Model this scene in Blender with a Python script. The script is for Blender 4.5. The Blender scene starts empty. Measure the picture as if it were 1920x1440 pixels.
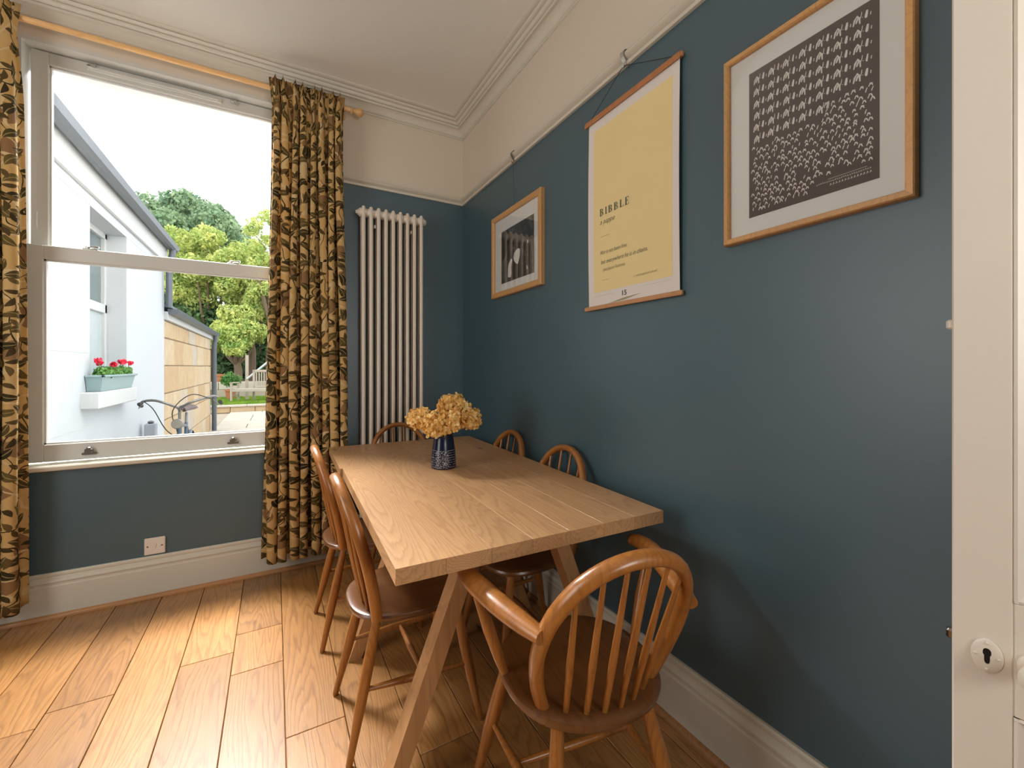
import bpy, bmesh, math, random
import numpy as np
from mathutils import Vector, Matrix
random.seed(7)
PI = math.pi
C = bpy.context.scene.collection
sc = bpy.context.scene

# ------------------------------------------------------------------ camera, sky, lights, exposure
TH = 0.510384
cam_d = bpy.data.cameras.new('camera'); cam = bpy.data.objects.new('camera', cam_d); C.objects.link(cam)
cam.location = (-1.211, -2.906, 1.22)
cam.rotation_euler = (PI/2, 0, -TH)
cam_d.sensor_fit = 'HORIZONTAL'; cam_d.sensor_width = 36.0
cam_d.lens = 794.58/1920*36.0
cam_d.shift_y = -(720-687.44)/1920
cam_d.clip_start = 0.02; cam_d.clip_end = 300
sc.camera = cam

w = bpy.data.worlds.new('sky'); sc.world = w; w.use_nodes = True
bg = w.node_tree.nodes['Background']
bg.inputs[0].default_value = (0.93, 0.97, 1.0, 1); bg.inputs[1].default_value = 2.3

def area_light(name, loc, target, sx, sy, power, col):
    l = bpy.data.lights.new(name, 'AREA'); l.shape = 'RECTANGLE'; l.size = sx; l.size_y = sy
    l.energy = power; l.color = col
    o = bpy.data.objects.new(name, l); C.objects.link(o); o.location = loc
    o.rotation_euler = (Vector(target)-Vector(loc)).to_track_quat('-Z', 'Y').to_euler()
    return o
wl = area_light('window_fill_light', (-1.6, 1.25, 3.85), (-0.55, -1.5, 1.0), 1.7, 1.1, 620, (1.0, 0.985, 0.96)); wl.data.spread = math.radians(84)  # lamp added outside above the window, out of view, in place of brighter sky
area_light('side_fill_light', (-3.24, -1.75, 1.55), (-0.9, -1.5, 1.45), 1.2, 1.7, 29, (1.0, 0.985, 0.96))  # added fill lamp for table and right wall; left wall has no window
area_light('rear_fill_light', (-0.55, -4.2, 1.7), (-1.3, -2.0, 2.6), 0.8, 1.2, 32, (1.0, 0.98, 0.94))  # unseen lamp added behind camera to lift ceiling and frieze, no window there
sun_d = bpy.data.lights.new('sun', 'SUN'); sun_d.energy = 0.9; sun_d.angle = math.radians(12); sun_d.color = (1, 0.96, 0.88)
sun = bpy.data.objects.new('sun', sun_d); C.objects.link(sun)
sun.rotation_euler = Vector((0.12, 0.62, -0.90)).to_track_quat('-Z', 'Y').to_euler()   # stands behind the house: lights the garden only

vs = sc.view_settings
vs.view_transform = 'Standard'; vs.look = 'None'; vs.gamma = 1.0; vs.use_curve_mapping = False
vs.exposure = 0.27
sc.cycles.use_denoising = True
sc.cycles.max_bounces = 10; sc.cycles.diffuse_bounces = 6; sc.cycles.transparent_max_bounces = 12
sc.cycles.sample_clamp_indirect = 8

# ------------------------------------------------------------------ material helpers
class NT:
    def __init__(s, name):
        s.m = bpy.data.materials.new(name); s.m.use_nodes = True
        s.t = s.m.node_tree; s.p = s.t.nodes['Principled BSDF']; s.out = s.t.nodes['Material Output']
    def n(s, typ, **kw):
        nd = s.t.nodes.new(typ)
        for k, v in kw.items():
            if k == 'ins':
                for a, b in v.items():
                    if hasattr(b, 'links'): s.t.links.new(b, nd.inputs[a])
                    else: nd.inputs[a].default_value = b
            else: setattr(nd, k, v)
        return nd
    def l(s, a, b): s.t.links.new(a, b)
    def math(s, op, a, b=0.0, c=None, clamp=False):
        ins = {0: a, 1: b}
        if c is not None: ins[2] = c
        return s.n('ShaderNodeMath', operation=op, use_clamp=clamp, ins=ins).outputs[0]
    def noise(s, vec, scale, detail=3, rough=0.5, dist=0.0):
        return s.n('ShaderNodeTexNoise', ins={'Vector': vec, 'Scale': scale, 'Detail': detail, 'Roughness': rough, 'Distortion': dist})
    def ramp(s, fac, stops):
        r = s.n('ShaderNodeValToRGB', ins={0: fac}); e = r.color_ramp.elements
        while len(e) < len(stops): e.new(0.5)
        for i, (p, c) in enumerate(stops):
            e[i].position = p; e[i].color = (*c, 1) if len(c) == 3 else c
        return r.outputs[0]
    def mix(s, f, a, b, mode='MIX'):
        nd = s.n('ShaderNodeMix', data_type='RGBA', blend_type=mode)
        for k, v in ((0, f), (6, a), (7, b)):
            if hasattr(v, 'links'): s.l(v, nd.inputs[k])
            else: nd.inputs[k].default_value = v if k == 0 else (*v, 1) if len(v) == 3 else v
        return nd.outputs[2]
    def bump(s, h, strength=0.2, dist=0.01):
        b = s.n('ShaderNodeBump', ins={'Height': h, 'Strength': strength, 'Distance': dist})
        s.l(b.outputs[0], s.p.inputs['Normal']); return b
    def col(s, c):
        if hasattr(c, 'links'): s.l(c, s.p.inputs['Base Color'])
        else: s.p.inputs['Base Color'].default_value = (*c, 1)
    def rough(s, v):
        if hasattr(v, 'links'): s.l(v, s.p.inputs['Roughness'])
        else: s.p.inputs['Roughness'].default_value = v

def paint(name, c, rough=0.5, var=0.03, spec=0.5, scale=3, bump=0.04, metal=0.0):
    k = NT(name); co = k.n('ShaderNodeTexCoord').outputs['Object']
    nz = k.noise(co, scale, 4, 0.6)
    f = k.math('MULTIPLY_ADD', nz.outputs[0], 2*var, 1-var)
    v = k.n('ShaderNodeVectorMath', operation='SCALE', ins={0: c, 'Scale': f})
    k.col(v.outputs[0]); k.rough(rough); k.p.inputs['Specular IOR Level'].default_value = spec
    k.p.inputs['Metallic'].default_value = metal
    if bump:
        n2 = k.noise(co, 90, 3, 0.6); k.bump(n2.outputs[0], bump, 0.004)
    return k.m

def wood(name, light, dark, rough=0.4, axis=1, ring=26.0, gstr=0.6, knots=0.0, var=0.18, coat=0.0, amp=0.09, sat=0.0, objrand=True, bumps=0.12, spec=0.5):
    """grain from log rings cut along one axis, different on every object"""
    k = NT(name); tc = k.n('ShaderNodeTexCoord').outputs['Object']
    oi = k.n('ShaderNodeObjectInfo').outputs['Random']
    off = k.n('ShaderNodeCombineXYZ', ins={0: k.math('MULTIPLY', oi, 13.7), 1: k.math('MULTIPLY', oi, 41.3), 2: k.math('MULTIPLY', oi, 7.9)}).outputs[0]
    v = k.n('ShaderNodeVectorMath', operation='ADD', ins={0: tc, 1: off}).outputs[0] if objrand else tc
    sx = k.n('ShaderNodeSeparateXYZ', ins={0: v})
    names = [0, 1, 2]; L = names.pop(axis)
    a, b, l = sx.outputs[names[0]], sx.outputs[names[1]], sx.outputs[L]
    sc_ = [1.0, 1.0, 1.0]; sc_[axis] = 0.11
    vl = k.n('ShaderNodeVectorMath', operation='MULTIPLY', ins={0: v, 1: tuple(sc_)}).outputs[0]
    n1 = k.noise(vl, 5.0, 2, 0.5)                 # slow wander of the rings
    n2 = k.noise(vl, 30.0, 3, 0.6)
    # ring distance
    d = k.math('ADD', k.math('MULTIPLY', n1.outputs[0], amp*10), k.math('MULTIPLY', n2.outputs[0], amp*0.6))
    aa = k.math('PINGPONG', a, 0.11)
    rr = k.math('ADD', k.math('MULTIPLY', k.math('MULTIPLY', aa, aa), 9.0), d)
    w_ = k.math('FRACT', k.math('MULTIPLY', rr, ring))
    ringf = k.ramp(w_, [(0.0, (0.15, 0.15, 0.15)), (0.25, (0.75, 0.75, 0.75)), (0.8, (1, 1, 1)), (1.0, (0.15, 0.15, 0.15))])
    fs = [140.0, 140.0, 140.0]; fs[axis] = 5.0
    vf = k.n('ShaderNodeVectorMath', operation='MULTIPLY', ins={0: v, 1: tuple(fs)}).outputs[0]
    fine = k.noise(vf, 2.2, 2, 0.6).outputs[0]
    broad = k.noise(vl, 2.3, 2, 0.5).outputs[0]
    c1 = k.mix(k.math('MULTIPLY', k.math('SUBTRACT', 1.0, ringf), gstr), light, dark)
    c2 = k.mix(k.math('MULTIPLY', k.ramp(fine, [(0.35, (0.9,)*3), (0.6, (0,)*3)]), gstr*0.55), c1, dark)
    tone = k.math('ADD', k.math('MULTIPLY', oi, var*2) if objrand else var, k.math('MULTIPLY_ADD', broad, var*1.6, 1-var*1.8))
    c3 = k.n('ShaderNodeVectorMath', operation='SCALE', ins={0: c2, 'Scale': tone}).outputs[0]
    if knots:
        ks = [1.0, 1.0, 0.4]; ks[axis] = 0.42
        vk = k.n('ShaderNodeVectorMath', operation='MULTIPLY', ins={0: v, 1: tuple(ks)}).outputs[0]
        vo = k.n('ShaderNodeTexVoronoi', ins={'Vector': vk, 'Scale': 7.5})
        keep = k.math('GREATER_THAN', k.n('ShaderNodeSeparateXYZ', ins={0: vo.outputs['Color']}).outputs[0], 1-knots)
        kd = k.ramp(k.math('ADD', vo.outputs['Distance'], k.math('MULTIPLY', k.math('SUBTRACT', n2.outputs[0], 0.5), 0.10)), [(0.02, (1,)*3), (0.055, (0.55,)*3), (0.13, (0,)*3)])
        c3 = k.mix(k.math('MULTIPLY', kd, keep), c3, tuple(x*0.22 for x in dark))
    k.col(c3)
    k.rough(k.math('MULTIPLY_ADD', fine, 0.16, rough-0.06))
    k.p.inputs['Specular IOR Level'].default_value = spec
    k.p.inputs['Coat Weight'].default_value = coat; k.p.inputs['Coat Roughness'].default_value = 0.25
    k.bump(k.math('ADD', k.math('MULTIPLY', fine, 0.5), ringf), bumps, 0.002)
    return k.m

def leaf_mat(name, c1, c2, scale=1.5, trans=0.35):
    k = NT(name); co = k.n('ShaderNodeTexCoord').outputs['Object']
    nz = k.noise(co, scale, 3, 0.7).outputs[0]
    wn = k.n('ShaderNodeTexWhiteNoise', noise_dimensions='3D', ins={'Vector': k.n('ShaderNodeVectorMath', operation='SNAP', ins={0: co, 1: (0.25,)*3}).outputs[0]}).outputs[0]
    f = k.math('ADD', k.math('MULTIPLY', nz, 0.75), k.math('MULTIPLY', wn, 0.3))
    c = k.ramp(f, [(0.3, c1), (0.75, c2)])
    k.col(c); k.rough(0.55); k.p.inputs['Specular IOR Level'].default_value = 0.3
    tr = k.n('ShaderNodeBsdfTranslucent', ins={0: c})
    mx = k.n('ShaderNodeMixShader', ins={0: trans, 1: k.p.outputs[0], 2: tr.outputs[0]})
    k.l(mx.outputs[0], k.out.inputs[0]); return k.m

def glass_mat(name, tint=(1, 1, 1), refl=1.0, strength=1.0):
    k = NT(name); k.t.nodes.remove(k.p)
    tr = k.n('ShaderNodeBsdfTransparent', ins={0: (*tint, 1)}); gl = k.n('ShaderNodeBsdfGlossy', ins={1: 0.02})
    fr = k.n('ShaderNodeFresnel', ins={0: 1.45}).outputs[0]
    mx = k.n('ShaderNodeMixShader', ins={0: k.math('MULTIPLY', fr, strength), 1: tr.outputs[0], 2: gl.outputs[0]})
    k.l(mx.outputs[0], k.out.inputs[0]); return k.m

M = {}
M['blue'] = paint('blue_paint', (0.043, 0.090, 0.112), 0.44, 0.04, 0.9, 1.5, 0.05)
M['frieze'] = paint('cream_paint', (0.63, 0.55, 0.45), 0.6, 0.02, 0.3, 2, 0.03)
M['ceiling'] = paint('ceiling_paint', (0.70, 0.675, 0.61), 0.75, 0.015, 0.2, 2, 0.02)
M['trim'] = paint('trim_paint', (0.60, 0.55, 0.455), 0.4, 0.02, 0.45, 4, 0.02)
M['cornice'] = paint('cornice_paint', (0.61, 0.565, 0.48), 0.55, 0.02, 0.3, 4, 0.02)
M['sash'] = paint('sash_paint', (0.58, 0.57, 0.53), 0.35, 0.01, 0.5, 4, 0.01)
M['door'] = paint('door_paint', (0.68, 0.61, 0.52), 0.38, 0.03, 0.45, 6, 0.08)
M['rad'] = paint('radiator_paint', (0.66, 0.58, 0.485), 0.33, 0.01, 0.5, 4, 0.0)
M['floor'] = wood('oak_floor', (0.42, 0.195, 0.056), (0.16, 0.065, 0.018), 0.36, 1, 30, 0.65, 0.12, 0.17, 0.55, amp=0.10)
M['bead'] = wood('oak_bead', (0.42, 0.20, 0.075), (0.20, 0.08, 0.03), 0.4, 0, 20, 0.4, 0)
M['table'] = wood('oak_table', (0.56, 0.315, 0.145), (0.25, 0.115, 0.045), 0.40, 1, 34, 0.50, 0.20, 0.06, 0.25, amp=0.10)
M['table_leg'] = wood('oak_leg', (0.42, 0.22, 0.09), (0.22, 0.10, 0.04), 0.42, 2, 24, 0.4, 0)
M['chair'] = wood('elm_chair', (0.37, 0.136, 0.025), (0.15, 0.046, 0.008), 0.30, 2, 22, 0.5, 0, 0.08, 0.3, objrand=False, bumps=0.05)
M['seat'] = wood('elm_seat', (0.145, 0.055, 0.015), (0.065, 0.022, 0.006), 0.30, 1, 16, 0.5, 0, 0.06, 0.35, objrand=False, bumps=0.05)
M['frame'] = wood('oak_frame', (0.62, 0.34, 0.13), (0.38, 0.18, 0.06), 0.38, 2, 30, 0.35, 0)
M['rodwood'] = wood('pine_pole', (0.70, 0.42, 0.18), (0.50, 0.26, 0.08), 0.35, 0, 30, 0.35, 0)
M['hanger'] = wood('hanger_wood', (0.42, 0.17, 0.06), (0.26, 0.09, 0.03), 0.4, 1, 30, 0.35, 0)
M['hanger2'] = wood('hanger_wood_light', (0.60, 0.30, 0.13), (0.40, 0.18, 0.07), 0.4, 1, 30, 0.3, 0)
M['chrome'] = paint('chrome', (0.62, 0.60, 0.57), 0.22, 0.01, 0.5, 3, 0, 1.0)
M['pewter'] = paint('pewter', (0.30, 0.27, 0.24), 0.3, 0.01, 0.5, 3, 0, 1.0)
M['black'] = paint('black', (0.008, 0.008, 0.008), 0.6, 0, 0.3, 3, 0)
M['cord'] = paint('cord', (0.03, 0.03, 0.035), 0.7, 0, 0.3, 3, 0)
M['mat'] = paint('mount_board', (0.74, 0.73, 0.70), 0.6, 0.005, 0.3, 3, 0)
M['paper'] = paint('poster_paper', (0.74, 0.68, 0.63), 0.6, 0.02, 0.3, 3, 0)
M['yellow'] = paint('poster_yellow', (0.80, 0.64, 0.32), 0.6, 0.035, 0.25, 4, 0)
M['ink'] = paint('ink', (0.10, 0.11, 0.08), 0.7, 0, 0.2, 3, 0)
M['inkfaint'] = paint('ink_faint', (0.38, 0.32, 0.18), 0.7, 0, 0.2, 3, 0)
M['printdark'] = paint('print_ground', (0.115, 0.09, 0.08), 0.6, 0.06, 0.25, 8, 0)
M['chalk'] = paint('print_marks', (0.76, 0.72, 0.68), 0.7, 0.12, 0.2, 60, 0)
M['white'] = paint('white_plastic', (0.72, 0.64, 0.56), 0.35, 0.01, 0.5, 3, 0)
M['glass'] = glass_mat('window_glass', (0.97, 0.98, 0.985), strength=0.6)
M['picglass'] = glass_mat('picture_glass', (1, 1, 1), strength=0.35)
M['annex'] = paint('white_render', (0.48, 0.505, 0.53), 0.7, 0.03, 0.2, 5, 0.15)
M['annextrim'] = paint('white_trim', (0.52, 0.53, 0.53), 0.5, 0.01, 0.3, 5, 0.0)
M['gutter'] = paint('grey_gutter', (0.085, 0.10, 0.12), 0.4, 0.08, 0.5, 8, 0.0)
M['slate'] = paint('slate', (0.14, 0.16, 0.18), 0.6, 0.15, 0.4, 8, 0.2)
M['darkglass'] = paint('dark_glass', (0.10, 0.14, 0.15), 0.08, 0.1, 0.7, 3, 0)
M['curtgrey'] = paint('net_curtain', (0.40, 0.45, 0.46), 0.8, 0.1, 0.2, 9, 0)
M['box'] = paint('pale_blue_plastic', (0.24, 0.33, 0.34), 0.5, 0.03, 0.4, 8, 0)
M['pink'] = paint('red_petals', (0.75, 0.03, 0.07), 0.5, 0.15, 0.3, 40, 0)
M['terracotta'] = paint('terracotta', (0.40, 0.15, 0.07), 0.7, 0.1, 0.2, 10, 0)
M['paving'] = paint('sandstone_paving', (0.46, 0.40, 0.33), 0.8, 0.10, 0.2, 3, 0.2)
M['gwall'] = paint('garden_stone', (0.36, 0.30, 0.23), 0.8, 0.15, 0.2, 3, 0.2)
M['bench'] = paint('weathered_teak', (0.38, 0.32, 0.25), 0.7, 0.1, 0.2, 8, 0)
M['bikemetal'] = paint('bike_metal', (0.20, 0.19, 0.18), 0.4, 0.02, 0.5, 3, 0, 0.8)
M['bikeblue'] = paint('bike_frame_paint', (0.06, 0.09, 0.13), 0.35, 0.02, 0.5, 3, 0)
M['saddle'] = paint('saddle_leather', (0.055, 0.022, 0.016), 0.45, 0.1, 0.4, 12, 0)
M['rubber'] = paint('rubber', (0.03, 0.03, 0.03), 0.7, 0, 0.3, 3, 0)
M['grey'] = paint('grey_post', (0.30, 0.32, 0.36), 0.6, 0.05, 0.3, 6, 0)
M['grass'] = leaf_mat('lawn', (0.14, 0.26, 0.02), (0.28, 0.40, 0.05), 3)
M['leafdark'] = leaf_mat('leaf_dark', (0.04, 0.10, 0.04), (0.15, 0.24, 0.08), 0.9)
M['leafblue'] = leaf_mat('leaf_blue_green', (0.13, 0.24, 0.14), (0.38, 0.50, 0.26), 0.7)
M['leafyellow'] = leaf_mat('leaf_yellow_green', (0.28, 0.42, 0.10), (0.72, 0.72, 0.24), 0.8)
M['leafpot'] = leaf_mat('leaf_pot', (0.05, 0.16, 0.035), (0.18, 0.36, 0.09), 9)
M['bark'] = paint('bark', (0.16, 0.11, 0.07), 0.85, 0.2, 0.2, 9, 0.3)
M['stemgreen'] = paint('dry_stem', (0.10, 0.07, 0.04), 0.7, 0.1, 0.2, 9, 0)

def stone_mat():
    k = NT('honey_stone'); co = k.n('ShaderNodeTexCoord').outputs['Object']
    r = k.n('ShaderNodeObjectInfo').outputs['Random']
    c = k.ramp(r, [(0.0, (0.44, 0.30, 0.16)), (0.35, (0.50, 0.37, 0.22)), (0.7, (0.52, 0.42, 0.28)), (1.0, (0.44, 0.41, 0.37))])
    nz = k.noise(co, 6, 4, 0.7).outputs[0]
    k.col(k.mix(k.ramp(nz, [(0.3, (0.5,)*3), (0.7, (0,)*3)]), c, (0.34, 0.21, 0.10))); k.rough(0.85); k.bump(nz, 0.3, 0.02); return k.m
M['stone'] = stone_mat()

def petal_mat():
    k = NT('dried_petals'); co = k.n('ShaderNodeTexCoord').outputs['Object']
    nz = k.noise(co, 45, 3, 0.6).outputs[0]
    c = k.ramp(nz, [(0.30, (0.50, 0.25, 0.05)), (0.5, (0.85, 0.54, 0.17)), (0.68, (0.96, 0.80, 0.44))])
    k.col(c); k.rough(0.65); k.p.inputs['Specular IOR Level'].default_value = 0.2
    tr = k.n('ShaderNodeBsdfTranslucent', ins={0: c})
    k.l(k.n('ShaderNodeMixShader', ins={0: 0.3, 1: k.p.outputs[0], 2: tr.outputs[0]}).outputs[0], k.out.inputs[0]); return k.m
M['petal'] = petal_mat()

def vase_mat():
    k = NT('navy_glaze'); co = k.n('ShaderNodeTexCoord').outputs['Object']
    s = k.n('ShaderNodeSeparateXYZ', ins={0: co}); z = s.outputs[2]
    ang = k.math('ARCTAN2', s.outputs[1], s.outputs[0])
    cyl = k.n('ShaderNodeCombineXYZ', ins={0: k.math('MULTIPLY', ang, 0.055), 1: z, 2: 0.0}).outputs[0]
    vo = k.n('ShaderNodeTexVoronoi', feature='DISTANCE_TO_EDGE', ins={'Vector': cyl, 'Scale': 130.0}).outputs[0]
    scratch = k.math('LESS_THAN', vo, 0.09)
    gate = k.math('GREATER_THAN', k.noise(cyl, 160, 2, 0.5).outputs[0], 0.47)
    band = k.math('MULTIPLY', k.math('LESS_THAN', z, 0.086), k.math('GREATER_THAN', z, 0.006))
    front = k.math('GREATER_THAN', k.math('COSINE', k.math('ADD', ang, 2.05)), 0.84)       # one decorated panel
    lines = k.math('MULTIPLY', k.math('LESS_THAN', k.math('FRACT', k.math('MULTIPLY', z, 95.0)), 0.16), k.math('GREATER_THAN', k.noise(cyl, 60, 2, 0.5).outputs[0], 0.45))
    m1 = k.math('MULTIPLY', k.math('MULTIPLY', scratch, gate), front)
    m2 = k.math('MULTIPLY', lines, k.math('SUBTRACT', 1.0, front))
    f = k.math('MULTIPLY', k.math('ADD', m1, m2, clamp=True), band)
    k.col(k.mix(f, (0.006, 0.011, 0.030), (0.32, 0.29, 0.30))); k.rough(0.22); return k.m
M['vase'] = vase_mat()

def curtain_mat():
    k = NT('leaf_print_linen'); uv = k.n('ShaderNodeTexCoord').outputs['UV']
    def layer(scale, off, Lr, Wr, prob=0.0, squash=1.0):
        v = k.n('ShaderNodeVectorMath', operation='ADD', ins={0: k.n('ShaderNodeVectorMath', operation='MULTIPLY', ins={0: uv, 1: (scale*1.0, scale*squash, 1.0)}).outputs[0], 1: off}).outputs[0]
        vo = k.n('ShaderNodeTexVoronoi', voronoi_dimensions='2D', ins={'Vector': v, 'Scale': 1.0, 'Randomness': 0.75})
        d = k.n('ShaderNodeVectorMath', operation='SUBTRACT', ins={0: v, 1: vo.outputs['Position']}).outputs[0]
        rc = k.n('ShaderNodeSeparateXYZ', ins={0: vo.outputs['Color']})
        ang = k.math('MULTIPLY', k.math('SUBTRACT', rc.outputs[0], 0.5), 5.2)
        rt = k.n('ShaderNodeVectorRotate', rotation_type='Z_AXIS', ins={'Vector': d, 'Angle': ang}).outputs[0]
        s = k.n('ShaderNodeSeparateXYZ', ins={0: rt}); x, y = s.outputs[0], s.outputs[1]
        xr = k.math('DIVIDE', y, Lr)
        x2 = k.math('ADD', x, k.math('MULTIPLY', k.math('MULTIPLY', y, y), 0.6))
        prof = k.math('MULTIPLY', k.math('SUBTRACT', 1.0, k.math('MULTIPLY', xr, xr)), Wr)
        e = k.math('SUBTRACT', prof, k.math('ABSOLUTE', x2))
        leaf = k.math('MULTIPLY', k.math('GREATER_THAN', e, 0.0), k.math('GREATER_THAN', rc.outputs[1], prob))
        vein = k.math('MULTIPLY', k.math('LESS_THAN', k.math('ABSOLUTE', x2), 0.022), leaf)
        return leaf, vein, rc.outputs[2], e
    base = (0.64, 0.41, 0.155)
    nz = k.noise(uv, 9, 3, 0.6).outputs[0]
    c = k.mix(k.ramp(nz, [(0.45, (0,)*3), (0.6, (0.35,)*3)]), base, (0.70, 0.49, 0.24))
    # faint rust / mauve big flowers
    lf, vn, rnd, e = layer(6.5, (3.1, 7.7, 0), 0.42, 0.30, 0.45)
    c = k.mix(k.math('MULTIPLY', lf, 0.85), c, (0.26, 0.13, 0.055))
    # pale curling tendrils
    wv = k.n('ShaderNodeTexWave', wave_type='BANDS', bands_direction='DIAGONAL', ins={'Vector': uv, 'Scale': 3.2, 'Distortion': 14.0, 'Detail': 1.0, 'Detail Scale': 1.6}).outputs[1]
    c = k.mix(k.math('GREATER_THAN', wv, 0.965), c, (0.70, 0.52, 0.27))
    wv2 = k.n('ShaderNodeTexWave', wave_type='BANDS', bands_direction='X', ins={'Vector': uv, 'Scale': 2.6, 'Distortion': 11.0, 'Detail': 1.0, 'Detail Scale': 2.0}).outputs[1]
    c = k.mix(k.math('GREATER_THAN', wv2, 0.993), c, (0.05, 0.035, 0.012))
    lf, vn, rnd, e = layer(13.5, (1.3, 2.2, 0), 0.54, 0.23, 0.08)
    c = k.mix(lf, c, k.mix(rnd, (0.035, 0.028, 0.010), (0.17, 0.115, 0.034)))
    c = k.mix(vn, c, (0.40, 0.28, 0.11))
    lf, vn, rnd, e = layer(19, (5.3, 9.2, 0), 0.50, 0.19, 0.30)
    c = k.mix(lf, c, k.mix(rnd, (0.05, 0.035, 0.012), (0.20, 0.12, 0.035)))
    k.col(c); k.rough(0.8); k.p.inputs['Specular IOR Level'].default_value = 0.25
    wv3 = k.noise(uv, 400, 2, 0.5).outputs[0]; k.bump(wv3, 0.08, 0.002)
    tr = k.n('ShaderNodeBsdfTranslucent', ins={0: c})
    k.l(k.n('ShaderNodeMixShader', ins={0: 0.28, 1: k.p.outputs[0], 2: tr.outputs[0]}).outputs[0], k.out.inputs[0]); return k.m
M['curtain'] = curtain_mat()

def photo_mat():
    k = NT('bw_photo_print'); co = k.n('ShaderNodeTexCoord').outputs['Object']
    n1 = k.noise(co, 13, 5, 0.65, 0.7).outputs[0]; n2 = k.noise(co, 44, 4, 0.7, 1.0).outputs[0]
    f = k.math('ADD', k.math('MULTIPLY', n1, 0.75), k.math('MULTIPLY', n2, 0.3))
    k.col(k.ramp(f, [(0.40, (0.006,)*3), (0.50, (0.03, 0.028, 0.026)), (0.60, (0.10, 0.09, 0.085)), (0.76, (0.30, 0.28, 0.27))])); k.rough(0.5); return k.m
M['photo'] = photo_mat()

# ------------------------------------------------------------------ mesh helpers
class MB:
    def __init__(s): s.v = []; s.f = []; s.mi = []; s.uv = None
    def add(s, vs, fs, mi=0):
        o = len(s.v); s.v += [tuple(p) for p in vs]; s.f += [tuple(i+o for i in f) for f in fs]; s.mi += [mi]*len(fs); return s
    def box(s, x0, x1, y0, y1, z0, z1, mi=0, bev=0.0):
        if bev <= 0:
            vs = [(x, y, z) for z in (z0, z1) for y in (y0, y1) for x in (x0, x1)]
            return s.add(vs, [(0,2,3,1),(4,5,7,6),(0,1,5,4),(2,6,7,3),(0,4,6,2),(1,3,7,5)], mi)
        b = min(bev, (x1-x0)*.45, (y1-y0)*.45, (z1-z0)*.45)
        bm = bmesh.new(); bmesh.ops.create_cube(bm, size=1.0)
        for v in bm.verts: v.co = Vector(((x0+x1)/2+v.co.x*(x1-x0), (y0+y1)/2+v.co.y*(y1-y0), (z0+z1)/2+v.co.z*(z1-z0)))
        bmesh.ops.bevel(bm, geom=bm.edges[:], offset=b, segments=1, affect='EDGES')
        bm.verts.index_update()
        s.add([v.co[:] for v in bm.verts], [[v.index for v in f.verts] for f in bm.faces], mi); bm.free(); return s
    def prism(s, poly, axis, a0, a1, mi=0):
        """poly: 2D outline; extruded along axis 'x','y','z'"""
        n = len(poly)
        def P(p, a): return {'x': (a, p[0], p[1]), 'y': (p[0], a, p[1]), 'z': (p[0], p[1], a)}[axis]
        return s.add([P(p, a0) for p in poly]+[P(p, a1) for p in poly], [tuple(range(n))[::-1], tuple(range(n, 2*n))]+[(i, (i+1) % n, (i+1) % n+n, i+n) for i in range(n)], mi)
    def tube(s, pts, rad, seg=10, flat=1.0, up=None, caps=True, mi=0):
        pts = [Vector(p) for p in pts]; n = len(pts)
        if not hasattr(rad, '__len__'): rad = [rad]*n
        vs = []; fs = []; nrm = None
        for i, p in enumerate(pts):
            t = (pts[min(i+1, n-1)]-pts[max(i-1, 0)]).normalized()
            if nrm is None:
                a = Vector(up) if up else (Vector((0, 0, 1)) if abs(t.z) < .9 else Vector((1, 0, 0)))
                nrm = (a-t*a.dot(t)).normalized()
            else: nrm = (nrm-t*nrm.dot(t)).normalized()
            b = t.cross(nrm)
            for j in range(seg):
                a = 2*PI*j/seg; vs.append(p+nrm*math.cos(a)*rad[i]+b*math.sin(a)*rad[i]*flat)
        for i in range(n-1):
            for j in range(seg):
                k = (j+1) % seg; fs.append((i*seg+j, i*seg+k, (i+1)*seg+k, (i+1)*seg+j))
        if caps: fs.append(tuple(range(seg))[::-1]); fs.append(tuple(range((n-1)*seg, n*seg)))
        return s.add(vs, fs, mi)
    def lathe(s, prof, c=(0, 0, 0), axis=(0, 0, 1), seg=20, caps=True, mi=0):
        """prof: list of (r, h) along axis"""
        q = Vector(axis).to_track_quat('Z', 'Y').to_matrix(); c = Vector(c); vs = []; fs = []; n = len(prof)
        for r, h in prof:
            for j in range(seg):
                a = 2*PI*j/seg; vs.append(c+q @ Vector((r*math.cos(a), r*math.sin(a), h)))
        for i in range(n-1):
            for j in range(seg):
                k = (j+1) % seg; fs.append((i*seg+j, i*seg+k, (i+1)*seg+k, (i+1)*seg+j))
        if caps: fs.append(tuple(range(seg))[::-1]); fs.append(tuple(range((n-1)*seg, n*seg)))
        return s.add(vs, fs, mi)
    def mesh(s, name, mats, smooth=False):
        me = bpy.data.meshes.new(name); me.from_pydata(s.v, [], s.f)
        for m in (mats if isinstance(mats, (list, tuple)) else [mats]): me.materials.append(m)
        if len(me.materials) > 1: me.polygons.foreach_set('material_index', s.mi)
        bm = bmesh.new(); bm.from_mesh(me); bmesh.ops.recalc_face_normals(bm, faces=bm.faces[:]); bm.to_mesh(me); bm.free()
        if smooth:
            me.polygons.foreach_set('use_smooth', [True]*len(me.polygons))
            me.set_sharp_from_angle(angle=math.radians(38))
        me.update(); return me
    def build(s, name, mats, parent=None, smooth=False, matrix=None, mod=None):
        o = bpy.data.objects.new(name, s.mesh(name, mats, smooth)); C.objects.link(o)
        if parent: o.parent = parent
        if matrix is not None: o.matrix_local = matrix
        return o

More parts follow.
